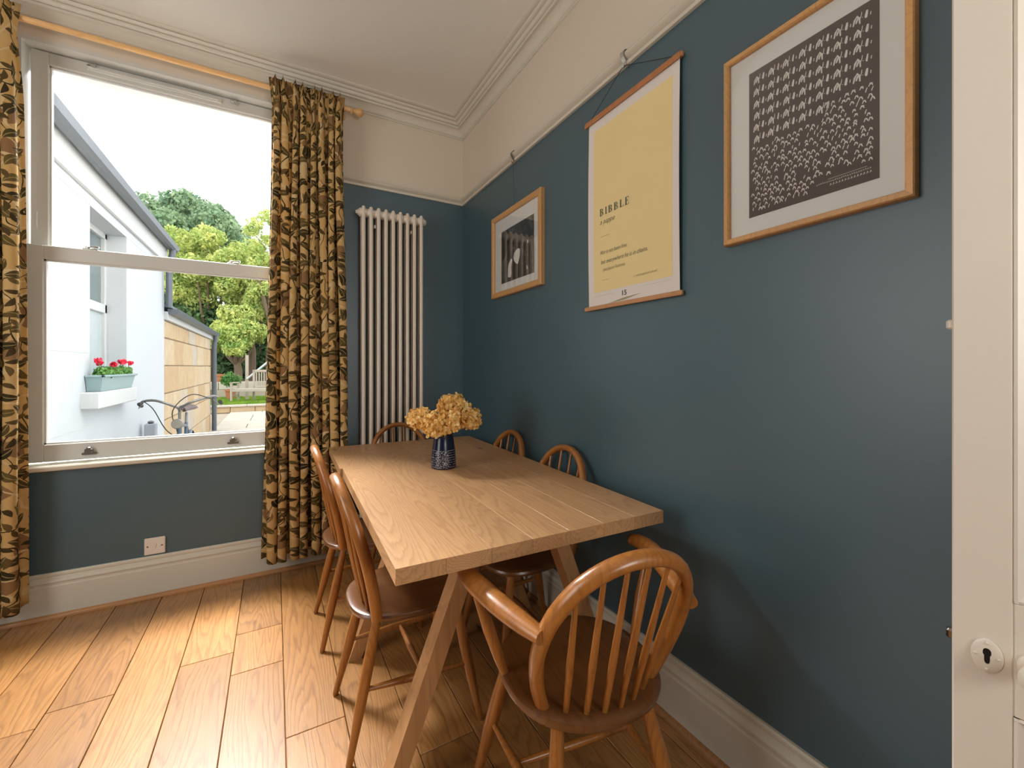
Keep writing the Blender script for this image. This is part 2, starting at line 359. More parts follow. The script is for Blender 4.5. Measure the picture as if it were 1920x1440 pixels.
def link_mesh(name, me, parent=None, loc=(0, 0, 0)):
    o = bpy.data.objects.new(name, me); C.objects.link(o); o.location = loc
    if parent: o.parent = parent
    return o
def tag(o, label, cat, group=None):
    o['label'] = label; o['category'] = cat
    if group: o['group'] = group
    return o
def struct(o): o['kind'] = 'structure'; return o
def thing(name, label, cat, loc=(0, 0, 0), rz=0.0, group=None):
    o = bpy.data.objects.new(name, None); C.objects.link(o); o.empty_display_size = 0.05
    o.location = loc; o.rotation_euler = (0, 0, rz); return tag(o, label, cat, group)
def dup(root, label, loc, rz, group):
    r = root.copy(); C.objects.link(r); r.location = loc; r.rotation_euler = (0, 0, rz); r['label'] = label
    for ch in list(root.children):
        c = ch.copy(); C.objects.link(c); c.parent = r
        for g in ch.children:
            d = g.copy(); C.objects.link(d); d.parent = c
    return r

# ------------------------------------------------------------------ room shell
XL, YB, ZC = -3.3, -4.3, 2.985
WX0, WX1, WZ0, WZ1 = -2.265, -1.15, 0.715, 2.79      # window opening
RZ = 2.40
def wall_piece(mb, x0, x1, z0, z1, y0=0.0, y1=0.30):
    for a, b, mi in ((z0, min(z1, RZ), 0), (max(z0, RZ), z1, 1)):
        if b > a: mb.box(x0, x1, y0, y1, a, b, mi)
mb = MB()
wall_piece(mb, XL-.2, WX0-.02, 0, 3.1); wall_piece(mb, WX1+.02, 0.25, 0, 3.1); wall_piece(mb, WX0-.02, WX1+.02, 0, WZ0); wall_piece(mb, WX0-.02, WX1+.02, WZ1+.02, 3.1)
struct(mb.build('wall_back', [M['blue'], M['frieze']]))
mb = MB(); mb.box(0, .25, YB, 0, 0, RZ, 0); mb.box(0, .25, YB, 0, RZ, 3.1, 1); struct(mb.build('wall_right', [M['blue'], M['frieze']]))
mb = MB(); mb.box(XL-.2, XL, YB, 0, 0, RZ, 0); mb.box(XL-.2, XL, YB, 0, RZ, 3.1, 1); struct(mb.build('wall_left', [M['blue'], M['frieze']]))
mb = MB(); mb.box(XL-.2, .25, YB-.2, YB, 0, RZ, 0); mb.box(XL-.2, .25, YB-.2, YB, RZ, 3.1, 1); struct(mb.build('wall_rear', [M['blue'], M['frieze']]))
struct(MB().box(XL-.2, .25, YB-.2, .3, ZC, 3.12).build('ceiling', M['ceiling']))
floor = struct(MB().box(XL-.2, .25, YB-.2, .3, -.06, -.019).build('floor', M['bead']))

# planks
PW, GAP = 0.184, 0.0012
fixed = {-1.916: [-.805], -1.548: [-.745], -1.364: [-.615, -.905], -2.1: [-.875], -1.18: [-1.33], -.996: [-.55, -1.9], -1.732: [-1.9]}
ncol = 0; plank_cache = {}
for i in range(-11, 7):
    x0 = -1.18+i*PW; x1 = x0+PW
    if x1 < XL or x0 > 0: continue
    x0c, x1c = max(x0, XL), min(x1, 0.0)
    cuts = None
    for kx, cy in fixed.items():
        if abs(kx-x0) < .01: cuts = list(cy)
    if cuts is None: cuts = [-random.uniform(.4, 1.3)]
    while cuts[-1] > YB+1.0: cuts.append(cuts[-1]-random.uniform(1.1, 1.9))
    ys = [0.0]+cuts+[YB]
    for a, b in zip(ys, ys[1:]):
        L = a-b
        me = MB().box(-(x1c-x0c)/2+GAP, (x1c-x0c)/2-GAP, -L/2+GAP, L/2-GAP, -.018, 0, 0, .0016).mesh('plank', M['floor'])
        link_mesh('plank', me, floor, ((x0c+x1c)/2, (a+b)/2, 0))

def run_profile(name, prof, wall, a0, a1, mat, m0=0.0, m1=0.0, smooth=False):
    """prof: (out from wall, z). wall 'back' (runs along x at y=0) or 'right' (runs along y at x=0). m0/m1: mitre factor at each end"""
    mb = MB(); n = len(prof); vs = []
    for a, m in ((a0, m0), (a1, m1)):
        for d, z in prof:
            if wall == 'back': vs.append((a+m*d, -d, z))
            else: vs.append((-d, a+m*d, z))
    mb.add(vs, [tuple(range(n)), tuple(range(n, 2*n))[::-1]]+[(i, i+n, (i+1) % n+n, (i+1) % n) for i in range(n)])
    return struct(mb.build(name, mat, smooth=smooth))
skirt = [(0, 0), (.020, 0), (.020, .150), (.0175, .156), (.0175, .165), (.022, .170), (.022, .176), (.018, .182), (.012, .188), (.010, .196), (.013, .200), (.013, .209), (.009, .215), (0, .215)]
run_profile('baseboard_back', skirt, 'back', XL, 0, M['trim'], 0, -1)
run_profile('baseboard_right', skirt, 'right', 0, YB, M['trim'], -1, 0)
q = [(.020, .0)]+[(.020+.016*math.cos(a), .018*math.sin(a)) for a in (0, .4, .8, 1.2, PI/2)]
run_profile('trim_1', q, 'back', XL, 0, M['bead'], 0, -1)
o = run_profile('trim_2', q, 'right', 0, YB, M['bead'], -1, 0)
rail = [(0, 2.400), (.012, 2.400), (.015, 2.404), (.015, 2.412), (.010, 2.415), (.006, 2.417), (.006, 2.420), (.016, 2.424), (.025, 2.429), (.029, 2.436), (.026, 2.443), (.018, 2.446), (.010, 2.447), (0, 2.449)]
run_profile('trim_3', rail, 'back', WX1+.02, 0, M['trim'], 0, -1, True)
run_profile('trim_7', rail, 'back', XL, WX0-.02, M['trim'], 0, 0, True)
run_profile('trim_4', rail, 'right', 0, YB, M['trim'], -1, 0, True)
corn = [(0, 2.883), (.008, 2.883), (.008, 2.892), (.003, 2.894), (.012, 2.899)]
for i in range(7):      # cove
    a = i/6*PI/2; corn.append((.014+.042*(1-math.cos(a)), 2.901+.033*math.sin(a)))
corn += [(.056, 2.930), (.063, 2.930), (.064, 2.942), (.058, 2.945), (.070, 2.945), (.077, 2.950), (.080, 2.957), (.079, 2.963), (.073, 2.965), (.088, 2.964), (.096, 2.968), (.100, 2.974), (.094, 2.978), (.112, 2.977), (.120, 2.979), (.126, 2.982), (.127, ZC), (0, ZC)]
run_profile('trim_5', corn, 'back', XL, 0, M['cornice'], 0, -1, True)
run_profile('trim_6', corn, 'right', 0, YB, M['cornice'], -1, 0, True)

# ------------------------------------------------------------------ window
mb = MB()
mb.box(WX0-.02, WX0, -.002, .29, WZ0, WZ1); mb.box(WX1, WX1+.02, -.002, .29, WZ0, WZ1); mb.box(WX0-.02, WX1+.02, -.002, .29, WZ1, WZ1+.02)
mb.box(WX0, WX1, .10, .28, WZ0, WZ0+.03)
win = struct(mb.build('window_1', M['sash']))
sill = [(-.040, .717), (-.043, .722), (-.043, .735), (-.038, .741), (.10, .745), (.10, .715), (-.036, .715)]
MB().prism(sill, 'x', WX0-.035, WX1+.03).build('window_sill', M['trim'], win, True)
def sash(name, y0, y1, x0, x1, z0, z1, st, tr, br):
    mb = MB()
    mb.box(x0, x0+st, y0, y1, z0, z1, 0, .003); mb.box(x1-st, x1, y0, y1, z0, z1, 0, .003)
    mb.box(x0+st, x1-st, y0, y1, z0, z0+br, 0, .003); mb.box(x0+st, x1-st, y0, y1, z1-tr, z1, 0, .003)
    b = .007    # glazing bead
    gx0, gx1, gz0, gz1 = x0+st, x1-st, z0+br, z1-tr; ym = y0+.012
    mb.box(gx0, gx0+b, ym, y1-.002, gz0, gz1); mb.box(gx1-b, gx1, ym, y1-.002, gz0, gz1); mb.box(gx0, gx1, ym, y1-.002, gz0, gz0+b); mb.box(gx0, gx1, ym, y1-.002, gz1-b, gz1)
    o = mb.build(name, M['sash'], win)
    MB().box(gx0+.002, gx1-.002, y1-.012, y1-.009, gz0+.002, gz1-.002).build('glass_pane', M['glass'], o)
    return o
us = sash('upper_sash', .062, .098, WX0+.008, WX1-.008, 1.76, WZ1-.004, .064, .062, .055)
ls = sash('lower_sash', .018, .056, WX0+.003, WX1-.003, .752, 1.815, .064, .068, .085)
mb = MB().box(-2.05, -1.48, .048, .063, 2.742, 2.768, 0, .002); mb.box(-2.04, -1.49, .040, .049, 2.750, 2.757, 0, .001); mb.build('trickle_vent', M['sash'], us)
for x in (-2.03, -1.42):
    mb = MB().box(x-.028, x+.028, .006, .018, .775, .786, 0, .002); mb.box(x-.016, x+.016, -.002, .016, .783, .806, 0, .004); mb.lathe([(.009, -.004), (.009, .006), (.005, .009)], (x, .004, .806), (0, 0, 1), 10)
    mb.build('sash_lift', M['pewter'], ls, True)
    mb = MB().box(x-.030, x+.030, .022, .050, 1.815, 1.821, 0, .002); mb.lathe([(.010, 0), (.010, .010), (.006, .013)], (x-.012, .036, 1.821), (0, 0, 1), 12); mb.tube([(x-.012, .036, 1.829), (x+.012, .030, 1.831), (x+.034, .022, 1.829)], [.005, .004, .006], 8)
    mb.build('sash_catch', M['chrome'], ls, True)
    mb = MB().box(x-.016, x+.016, .050, .062, 2.768, 2.780, 0, .002); mb.tube([(x-.018, .046, 2.764), (x, .040, 2.760), (x+.024, .046, 2.755)], [.004, .007, .004], 8); mb.lathe([(.005, 0), (.007, .006), (.003, .010)], (x, .044, 2.764), (0, -1, 0), 10)
    mb.build('restrictor', M['chrome'], us, True)
mb = MB().tube([(WX0+.030, .0625, 1.90), (WX0+.030, .058, 1.92), (WX0+.030, .058, 1.975), (WX0+.030, .0625, 1.985)], [.002, .005, .005, .002], 8)
mb.lathe([(.004, 0), (.004, .004)], (WX0+.030, .060, 1.91), (0, -1, 0), 8); mb.build('sash_latch', M['sash'], us, True)

# socket
s = tag(MB().box(-1.812, -1.724, -.010, 0, .222, .310, 0, .003).build('blank_socket_plate', M['white']), 'square cream blanking plate on blue wall just above skirting under the window', 'socket')
for x in (-1.798, -1.738): MB().lathe([(.0045, 0), (.0045, .0015)], (x, -.010, .266), (0, -1, 0), 10).build('screw', M['pewter'], s, True)
mb = MB().box(-1.774, -1.763, -.0125, -.010, .256, .277, 0, .001); mb.box(-1.7685+.004, -1.7685+.007, -.0128, -.010, .268, .279); mb.build('outlet_cover', M['white'], s)

# ------------------------------------------------------------------ door leaf folded open beside the right wall
U = Vector((.238, -.971, 0)).normalized(); N = Vector((-U.y*-1, 0, 0))
N = Vector((U.y, -U.x, 0))          # towards the camera side
E0 = Vector((-.234, -2.650, 0))
md = Matrix(((U.x, -N.x, 0, E0.x), (U.y, -N.y, 0, E0.y), (0, 0, 1, 0), (0, 0, 0, 1)))   # local x along leaf, y into leaf, z up
DW, DT, DH = .74, .034, 2.05
ST = .066
mb = MB()
mb.box(0, ST, 0, DT, .008, DH, 0, .002); mb.box(DW-ST, DW, 0, DT, .008, DH, 0, .002)
rails = [(.008, .20), (.680, .856), (1.75+.17, DH)]
for a, b in rails: mb.box(ST, DW-ST, 0, DT, a, b, 0, .002)
for a, b in ((.20, .68), (.856, 1.92)):
    mb.box(ST, DW-ST, .012, DT-.012, a, b)
leaf = struct(mb.build('door_1', M['door'], matrix=md))
for a, b in ((.20, .68), (.856, 1.92)):
    mb = MB()
    mb.prism([(ST, .0), (ST+.004, -.001), (ST+.012, .005), (ST+.018, .012), (ST, .012)], 'z', a, b)
    mb.prism([(DW-ST, .0), (DW-ST-.004, -.001), (DW-ST-.012, .005), (DW-ST-.018, .012), (DW-ST, .012)], 'z', a, b)
    mb.prism([(.0, a), (-.001, a+.004), (.005, a+.012), (.012, a+.018), (.012, a)], 'x', ST, DW-ST)
    mb.prism([(.0, b), (-.001, b-.004), (.005, b-.012), (.012, b-.018), (.012, b)], 'x', ST, DW-ST)
    mb.build('panel_moulding', M['door'], leaf)
    MB().box(ST+.045, DW-ST-.045, .004, .013, a+.045, b-.045, 0, .008).build('door_panel', M['door'], leaf)
# escutcheon
ku, kz = .0385, .762
ring = [(.0175*math.cos(2*PI*i/28), .0265*math.sin(2*PI*i/28)) for i in range(28)]
hole = []
for i in range(28):
    a = 2*PI*i/28; x, y = math.cos(a), math.sin(a)
    w_ = .0035+.0022*abs(y)**2
    hole.append((w_*x*(1.3 if y > .2 else .9), .0125*y))
mb = MB(); vs = []; n = 28
for (sc2, yy, src) in ((1, -.0002, ring), (1, -.0022, ring), (.88, -.0036, ring), (1, -.0036, hole), (1, .010, hole)):
    vs += [(ku+p[0]*sc2, yy, kz+p[1]*sc2) for p in src]
fs = []
for r in range(4):
    for j in range(n): fs.append((r*n+j, r*n+(j+1) % n, (r+1)*n+(j+1) % n, (r+1)*n+j))
mb.add(vs, fs)
for dx, dz in ((-.0125, 0), (.0125, 0), (0, .0205), (0, -.0205)): mb.lathe([(.0022, 0), (.002, .0012), (.0008, .0018)], (ku+dx, -.0034, kz+dz), (0, -1, 0), 10)
esc = mb.build('keyhole_escutcheon', M['door'], leaf, True)
MB().add([(ku+p[0], -.0015, kz+p[1]) for p in hole], [tuple(range(28))]).build('keyhole', M['black'], esc)
mb = MB().lathe([(.022, 0), (.022, .003), (.012, .006), (.009, .018), (.016, .026), (.023, .034), (.024, .042), (.018, .050), (.006, .053)], (.091, 0, .765), (0, -1, 0), 24)
mb.build('door_knob', M['door'], leaf, True)
for z in (1.290, .776): MB().box(-.007, .004, .002, .016, z-.008, z+.008, 0, .003).build('latch_bolt', M['pewter'] if z < 1 else M['door'], leaf)

# ------------------------------------------------------------------ curtains and pole
def curtain(name, label, xt0, xt1, xb0, xb1, zt, zb, nf, seed, amp=.044, yc=-.105):
    rnd = random.Random(seed); ph = [rnd.uniform(-.9, .9) for _ in range(nf+2)]; am = [rnd.uniform(.65, 1.2) for _ in range(nf+2)]
    nu, nv = nf*14, 60; vs = []; uvs = []
    H = zt-zb; cloth = (max(xt1-xt0, xb1-xb0))*2.9
    for j in range(nv+1):
        v = j/nv; t = v**1.0; z = zt-H*t
        head = max(0.0, 1-abs(t-.045)/.05)                  # pinch below the heading
        for i in range(nu+1):
            u = i/nu
            x0 = xt0+(xb0-xt0)*t; x1 = xt1+(xb1-xt1)*t
            f = u*nf; k_ = int(f); kk = min(k_, nf)
            a = am[kk]*(1-(f-k_))+am[min(kk+1, nf+1)]*(f-k_)
            phs = ph[kk]*(1-(f-k_))+ph[min(kk+1, nf+1)]*(f-k_)
            wob = .5*math.sin(2.2*t*PI+seed+u*5)*t
            g = 2*PI*f+phs*.8*t+wob*.7
            A = amp*a*(.62+.5*t)*(1-.45*head)
            hb_ = max(0.0, 1-t/.16); hb_ = hb_*hb_*(3-2*hb_)
            A = A*(1-hb_)+.013*a*hb_
            y = yc-.042*hb_+A*math.cos(g)
            x = x0+(x1-x0)*u+A*.30*math.sin(2*g)*(1-.3*head)+.006*math.sin(g*.5+t*6)
            zz = z
            if t < .045:                                    # triple pleats flaring above the pinch
                fl = (1-t/.045); x += .009*math.sin(3*g)*fl+(u-.5)*.03*fl; y += .014*math.cos(3*g)*fl; zz += .012*math.cos(2*g)*fl*fl
            if j == nv: zz += .008*math.sin(g+.5)
            vs.append((x, y, zz)); uvs.append((u*cloth, -t*H))
    fs = [(j*(nu+1)+i, j*(nu+1)+i+1, (j+1)*(nu+1)+i+1, (j+1)*(nu+1)+i) for j in range(nv) for i in range(nu)]
    me = bpy.data.meshes.new(name); me.from_pydata(vs, [], fs); me.materials.append(M['curtain'])
    ul = me.uv_layers.new(name='UVMap'); li = np.empty(len(me.loops), dtype=np.int32); me.loops.foreach_get('vertex_index', li)
    ul.data.foreach_set('uv', np.array(uvs, dtype=np.float32)[li].ravel())
    me.polygons.foreach_set('use_smooth', [True]*len(me.polygons))
    o = bpy.data.objects.new(name, me); C.objects.link(o); tag(o, label, 'curtain', 'leaf print curtains')
    md_ = o.modifiers.new('thick', 'SOLIDIFY'); md_.thickness = .003
    return o
curtain('curtain', 'gold and brown leaf print curtain between the window and the radiator', -1.225, -.850, -1.262, -.800, 2.862, .105, 8, 3)
curtain('curtain', 'gold and brown leaf print curtain at the left edge of the window', -2.68, -2.237, -2.72, -2.215, 2.862, .105, 8, 11)
pole = thing('curtain_pole', 'round pine curtain pole with turned finial across the top of the window', 'curtain pole', (-1.7, -.105, 2.822))
MB().tube([(-1.05, 0, 0), (.90, 0, 0)], .0135, 14).build('pole', M['rodwood'], pole, True)
for x, d in ((.90, 1), (-1.05, -1)):
    MB().lathe([(.015, 0), (.019, .004), (.019, .010), (.012, .016), (.014, .030), (.024, .046), (.027, .058), (.022, .070), (.008, .080)], (x, 0, 0), (d, 0, 0), 18).build('finial', M['rodwood'], pole, True)
for x in (-1.0, .865):
    MB().lathe([(.022, 0), (.022, .010), (.010, .016), (.010, .088)], (x, .105, 0), (0, -1, 0), 14).build('bracket', M['rodwood'], pole, True)
def ring_me():
    mb = MB(); pts = [(0, .021*math.cos(a), .021*math.sin(a)-.006) for a in [2*PI*i/16 for i in range(17)]]
    mb.tube(pts, .0035, 6, caps=False); return mb.mesh('curtain_ring', M['rodwood'], True)
rm = ring_me()
for i in range(8): link_mesh('curtain_ring', rm, pole, (.49+.35*i/7, 0, 0))
for i in range(4): link_mesh('curtain_ring', rm, pole, (-.95+.40*i/3, 0, 0))

# ------------------------------------------------------------------ radiator
rad = thing('column_radiator', 'tall cream column radiator on the blue wall behind the table', 'radiator', (-.53, -.068, 0))
mb = MB()
for k_ in range(9):
    x = -.188+k_*.047
    mb.tube([(x-.0235, 0, 0), (x-.019, 0, 0), (x, 0, 0), (x+.019, 0, 0), (x+.0235, 0, 0)], [.024, .027, .029, .027, .024], 14, flat=1.25, up=(0, 0, 1))
hd = mb.mesh('header', M['rad'], True)
link_mesh('header', hd, rad, (0, 0, 2.208)); link_mesh('header', hd, rad, (0, 0, .27))
mb = MB()
pts = [(0, -.024, .25), (0, -.024, 2.225), (0, -.020, 2.240), (0, -.012, 2.246)]
mb.tube([(0, -.024, .25), (0, -.024, .9), (0, -.024, 1.6), (0, -.024, 2.228), (0, -.022, 2.238), (0, -.016, 2.243)], [.0125, .0125, .0125, .0125, .011, .006], 12)
mb.tube([(0, .024, .25), (0, .024, .9), (0, .024, 1.6), (0, .024, 2.228), (0, .022, 2.238), (0, .016, 2.243)], [.0125, .0125, .0125, .0125, .011, .006], 12)
cm = mb.mesh('column', M['rad'], True)
for k_ in range(9): link_mesh('column', cm, rad, (-.188+k_*.047, 0, 0))
MB().lathe([(.020, 0), (.020, .008), (.012, .010), (.012, .018), (.006, .022)], (-.2115, 0, 2.208), (-1, 0, 0), 8).build('bleed_plug', M['rad'], rad)
MB().lathe([(.022, 0), (.020, .012), (.008, .018)], (.2115, 0, 2.208), (1, 0, 0), 8).build('end_plug', M['rad'], rad)
for x in (-.118, .118):
    for z in (2.12, .45): MB().box(x-.006, x+.006, -.03, .068, z-.012, z+.012, 0, .002).build('wall_bracket', M['chrome'], rad)
mb = MB().tube([(.2, 0, .27), (.235, 0, .27), (.24, 0, .26), (.24, 0, .0)], .008, 10); mb.lathe([(.014, 0), (.016, .03), (.010, .04)], (.24, 0, .17), (0, 0, 1), 12); mb.build('pipework', M['chrome'], rad, True); mb = MB().tube([(-.2, 0, .27), (-.235, 0, .27), (-.24, 0, .26), (-.24, 0, .0)], .008, 10)
mb.build('pipework', M['chrome'], rad, True)

# ------------------------------------------------------------------ wall pictures (wall frame: u right, v up, w out of wall)
def wallm(y0, z0, x=0.0): return Matrix(((0, 0, -1, -x), (-1, 0, 0, y0), (0, 1, 0, z0), (0, 0, 0, 1)))
def empty_m(name, label, cat, m, group=None):
    o = thing(name, label, cat, group=group); o.matrix_local = m; return o
def frame_parts(root, W, H, fw, d, mat, tilt=0.0, roundf=False):
    # four mitred sides, each its own part
    prof = [(0, 0), (0, d*.85), (fw*.15, d), (fw*.8, d), (fw, d*.82), (fw, 0)]
    def side(a, b, nx, ny):
        A = Vector(a); B = Vector(b); t = (B-A).normalized(); n_ = Vector((nx, ny)); vs = []
        for P_, s_ in ((A, 1), (B, -1)):
            for p in prof: q_ = P_+n_*p[0]+t*p[0]*s_; vs.append((q_.x, q_.y, p[1]))
        n = len(prof); mb = MB().add(vs, [tuple(range(n)), tuple(range(n, 2*n))[::-1]]+[(i, i+n, (i+1) % n+n, (i+1) % n) for i in range(n)])
        mb.build('frame_side', mat, root)
    side((0, 0), (W, 0), 0, 1); side((W, 0), (W, H), -1, 0); side((W, H), (0, H), 0, -1); side((0, H), (0, 0), 1, 0)
# small frame
W, H = .567, .50
sm = empty_m('framed_photograph', 'small oak framed black and white photograph left of the yellow poster', 'picture', wallm(-.520, 1.642))
frame_parts(sm, W, H, .032, .026, M['frame'])
MB().box(.02, W-.02, .02, H-.02, .004, .012).build('mount', M['mat'], sm)
pr = MB().box(.115, W-.083, .077, H-.110, .0122, .0128).build('photo_print', M['photo'], sm)
mb = MB()
def flat(mb, pts, wz, t=.0004): mb.prism(pts, 'z', wz, wz+t)
flat(mb, [(.262, .205), (.272, .228), (.290, .240), (.318, .246), (.340, .236), (.338, .205), (.326, .178), (.312, .158), (.292, .166), (.270, .186)], .0130)
mb.build('pale_leaf_shape', M['mat'], pr); mb = MB()
flat(mb, [(.198, .105), (.230, .098), (.240, .120), (.236, .160), (.250, .196), (.238, .206), (.206, .180), (.196, .150)], .0130)
mb.build('pale_leaf_shape', M['mat'], pr); mb = MB()
flat(mb, [(.412, .110), (.424, .108), (.418, .124), (.408, .132)], .0130)
mb.build('pale_leaf_shape', M['mat'], pr); mb = MB()
flat(mb, [(.415, .250), (.424, .250), (.424, .266), (.415, .268)], .0130)
mb.build('pale_leaf_shape', M['mat'], pr)
mb = MB(); flat(mb, [(.245, .082), (.262, .180), (.282, .196), (.310, .140), (.322, .085)], .0129); flat(mb, [(.118, .20), (.118, .380), (.20, .385), (.22, .33), (.17, .24)], .0129)
mb.build('dark_shape', M['black'], pr)
MB().box(.028, W-.028, .028, H-.028, .0175, .0185).build('glass_pane', M['picglass'], sm)
def rail_hook(label, y, big, mat):
    mb = MB(); w_ = .009 if big else .006
    prof = [(.004, 2.452), (.014, 2.455), (.026, 2.450), (.033, 2.440), (.033, 2.428), (.026, 2.416), (.018, 2.406), (.016, 2.396), (.020, 2.388), (.027, 2.387), (.031, 2.393)]
    th = .0018; vs = []; n = len(prof)
    for s_ in (-1, 1):
        for i, (d, z) in enumerate(prof):
            ww = w_*(1.25-.75*i/n)
            vs.append((-d, y+s_*ww, z)); vs.append((-d-th, y+s_*ww, z+th*.6))
    fs = []; m_ = 2*n
    for i in range(n-1):
        a = 2*i; fs += [(a, a+2, m_+a+2, m_+a), (a+1, m_+a+1, m_+a+3, a+3), (a, a+1, a+3, a+2), (m_+a, m_+a+2, m_+a+3, m_+a+1)]
    fs += [(0, m_, m_+1, 1), (2*n-2, 2*n-1, m_+2*n-1, m_+2*n-2)]
    return tag(mb.add(vs, fs).build('picture_rail_hook', mat, smooth=True), label, 'hook')
rail_hook('small dark hook on the picture rail above the small framed photograph', -.793, False, M['pewter'])
rail_hook('polished chrome hook on the picture rail holding the yellow poster cord', -1.677, True, M['chrome'])
o = MB().tube([(-.022, -.793, 2.392), (-.012, -.793, 2.141)], .0006, 5).build('picture_wire', M['cord'], sm); o.matrix_parent_inverse = Matrix.Identity(4)
o.matrix_local = wallm(-.520, 1.642).inverted()

# big frame
W, H = .428+.006, .552
bgf = empty_m('framed_print', 'large oak framed dark print with rows of white brush marks', 'picture', wallm(-2.098, 1.585))
W = .44
frame_parts(bgf, W, H, .017, .026, M['frame'])
MB().box(.01, W-.01, .01, H-.01, .004, .012).build('mount', M['mat'], bgf)
pd = MB().box(.073, .376, .064, .480, .0122, .0128).build('print', M['printdark'], bgf)
R = random.Random(5); mb = MB()
def stroke(mb, pts, r):      # flat tapered brush stroke
    pts = [Vector(p) for p in pts]; L = []; Rr = []; n = len(pts)
    for i, p in enumerate(pts):
        t = (pts[min(i+1, n-1)]-pts[max(i-1, 0)]); t = t.normalized() if t.length > 0 else Vector((1, 0)); nn = Vector((-t.y, t.x))
        w_ = r*(math.sin(PI*(i+.6)/(n+.2))**.6); L.append(p+nn*w_); Rr.append(p-nn*w_)
    vs = [(p.x, p.y, .0129) for p in L]+[(p.x, p.y, .0129) for p in Rr]
    mb.add(vs, [(i, i+1, n+i+1, n+i) for i in range(n-1)])
PX0, PY0, PWW, PHH = .073, .064, .303, .416
for r_ in range(6):
    for c_ in range(7):
        if r_ == 5 and c_ > 4: continue
        cx = PX0+.022+c_*.0398+R.uniform(-.001, .001); cy = PY0+PHH-.030-r_*.0335+R.uniform(-.001, .001)
        k_ = .0095
        stroke(mb, [(cx-k_*.8, cy-k_), (cx-k_*.5, cy+k_*.3), (cx, cy+k_), (cx+k_*.5, cy+k_*.2), (cx+k_*.6, cy-k_*1.2)], .0024)
        stroke(mb, [(cx-k_*.2, cy-k_*.7), (cx, cy), (cx+k_*.2, cy+k_*.5)], .0020)
        stroke(mb, [(cx+k_*.6, cy-k_*.2), (cx+k_*.9, cy+k_*.7), (cx+k_*1.0, cy+k_*1.5)], .0009)
        bx = cx+.0185
        stroke(mb, [(bx, cy-k_*.6), (bx-.001, cy-k_*.2), (bx, cy+k_*.3), (bx+.0012, cy+k_*1.2)], .0030 if R.random() < .8 else .002)
        stroke(mb, [(bx-.009, cy+.001), (bx-.0065, cy)], .0006)
        stroke(mb, [(bx+.0075, cy-.004), (bx+.0085, cy+.003)], .0011)
for r_ in range(19):
    for c_ in range(19):
        cx = PX0+.014+c_*.0150+(r_ % 2)*.006+R.uniform(-.0035, .0035); cy = PY0+.020+r_*.0112+R.uniform(-.003, .003)
        lim = PY0+PHH-.030-(5.65 if cx < PX0+.195 else 4.65)*.0335
        if cy > lim or R.random() < .10 or (cx > PX0+.165 and cy < PY0+.048) or cx > PX0+PWW-.012: continue
        k_ = R.uniform(.0034, .0052); a = R.uniform(-.4, .4)
        if R.random() < .72:
            stroke(mb, [(cx-k_, cy-k_), (cx-k_*.2, cy+k_*.8), (cx+k_*.3, cy+k_*.5), (cx+k_*.9, cy-k_)], .0015)
            if R.random() < .5: stroke(mb, [(cx-k_*.3, cy-k_*.1), (cx+k_*.9, cy+k_*.4)], .0011)
        else: stroke(mb, [(cx-k_*.2+a*k_, cy-k_), (cx, cy), (cx+k_*.4, cy+k_)], .0012)
for i in range(26):
    x = PX0+.175+i*.0044; y = PY0+.030+R.uniform(-.001, .001)
    stroke(mb, [(x, y-.0015), (x+.001, y+.0016), (x+.0025, y-.0015)], .0006)
for i in range(14):
    x = PX0+.205+i*.0062; y = PY0+.022
    stroke(mb, [(x, y-.003), (x+.0015, y+.002), (x+.003, y-.002)], .0009)
stroke(mb, [(PX0+.20, PY0+.036), (PX0+.28, PY0+.036)], .0004)
mb.build('brush_marks', M['chalk'], pd)
MB().box(.015, W-.015, .015, H-.015, .0175, .0185).build('glass_pane', M['picglass'], bgf)

# yellow poster
ps = empty_m('hanging_poster', 'long yellow poster with printed words hanging from wooden rods on a cord', 'poster', wallm(-1.430, 1.462))
PWd = .512
def rod(z, mat): MB().box(0, PWd, z, z+.017, .006, .018, 0, .002).build('hanging_rod', mat, ps)
rod(.806, M['hanger']); rod(0, M['hanger2'])
MB().box(.006, PWd-.006, .801, .823, .0185, .020, 0, .0).build('rod_front', M['hanger'], ps)
nv = 24; vs = []
for j in range(nv+1):
    t = j/nv; v = .012+t*.800; wz = .012+.004*math.sin(PI*t)+.001*math.sin(7*t)
    vs += [(.030, v, wz), (.498, v, wz+.001)]
# curved sheet as solid
def sheet(name, u0, u1, v0, v1, lift, mat, parent, nv=20, th=.0006):
    mb = MB(); vs = []
    for j in range(nv+1):
        v = v0+(v1-v0)*j/nv; t = v/.82; wz = .0115+.005*math.sin(PI*min(max(t, 0), 1))+lift
        vs += [(u0, v, wz), (u1, v, wz), (u0, v, wz-th), (u1, v, wz-th)]
    fs = []
    for j in range(nv):
        a = 4*j; fs += [(a, a+1, a+5, a+4), (a+2, a+6, a+7, a+3), (a, a+4, a+6, a+2), (a+1, a+3, a+7, a+5)]
    fs += [(0, 2, 3, 1), (4*nv, 4*nv+1, 4*nv+3, 4*nv+2)]
    return mb.add(vs, fs).build(name, mat, parent, True)
sheet('paper', .024, .500, .010, .810, 0, M['paper'], ps)
yl = sheet('yellow_panel', .060, .472, .072, .764, .0007, M['yellow'], ps, th=.0004)
def surf_w(v): return .0115+.005*math.sin(PI*min(max(v/.82, 0), 1))+.0011
def text_mesh(txt, size, shear=0.0, bold=0.0, space=1.0):
    cu = bpy.data.curves.new('txt', 'FONT'); cu.body = txt; cu.size = size; cu.shear = shear; cu.offset = bold; cu.space_character = space; cu.resolution_u = 3
    ob = bpy.data.objects.new('txt', cu); C.objects.link(ob)
    dg = bpy.context.evaluated_depsgraph_get(); me = bpy.data.meshes.new_from_object(ob.evaluated_get(dg))
    bpy.data.objects.remove(ob); return me
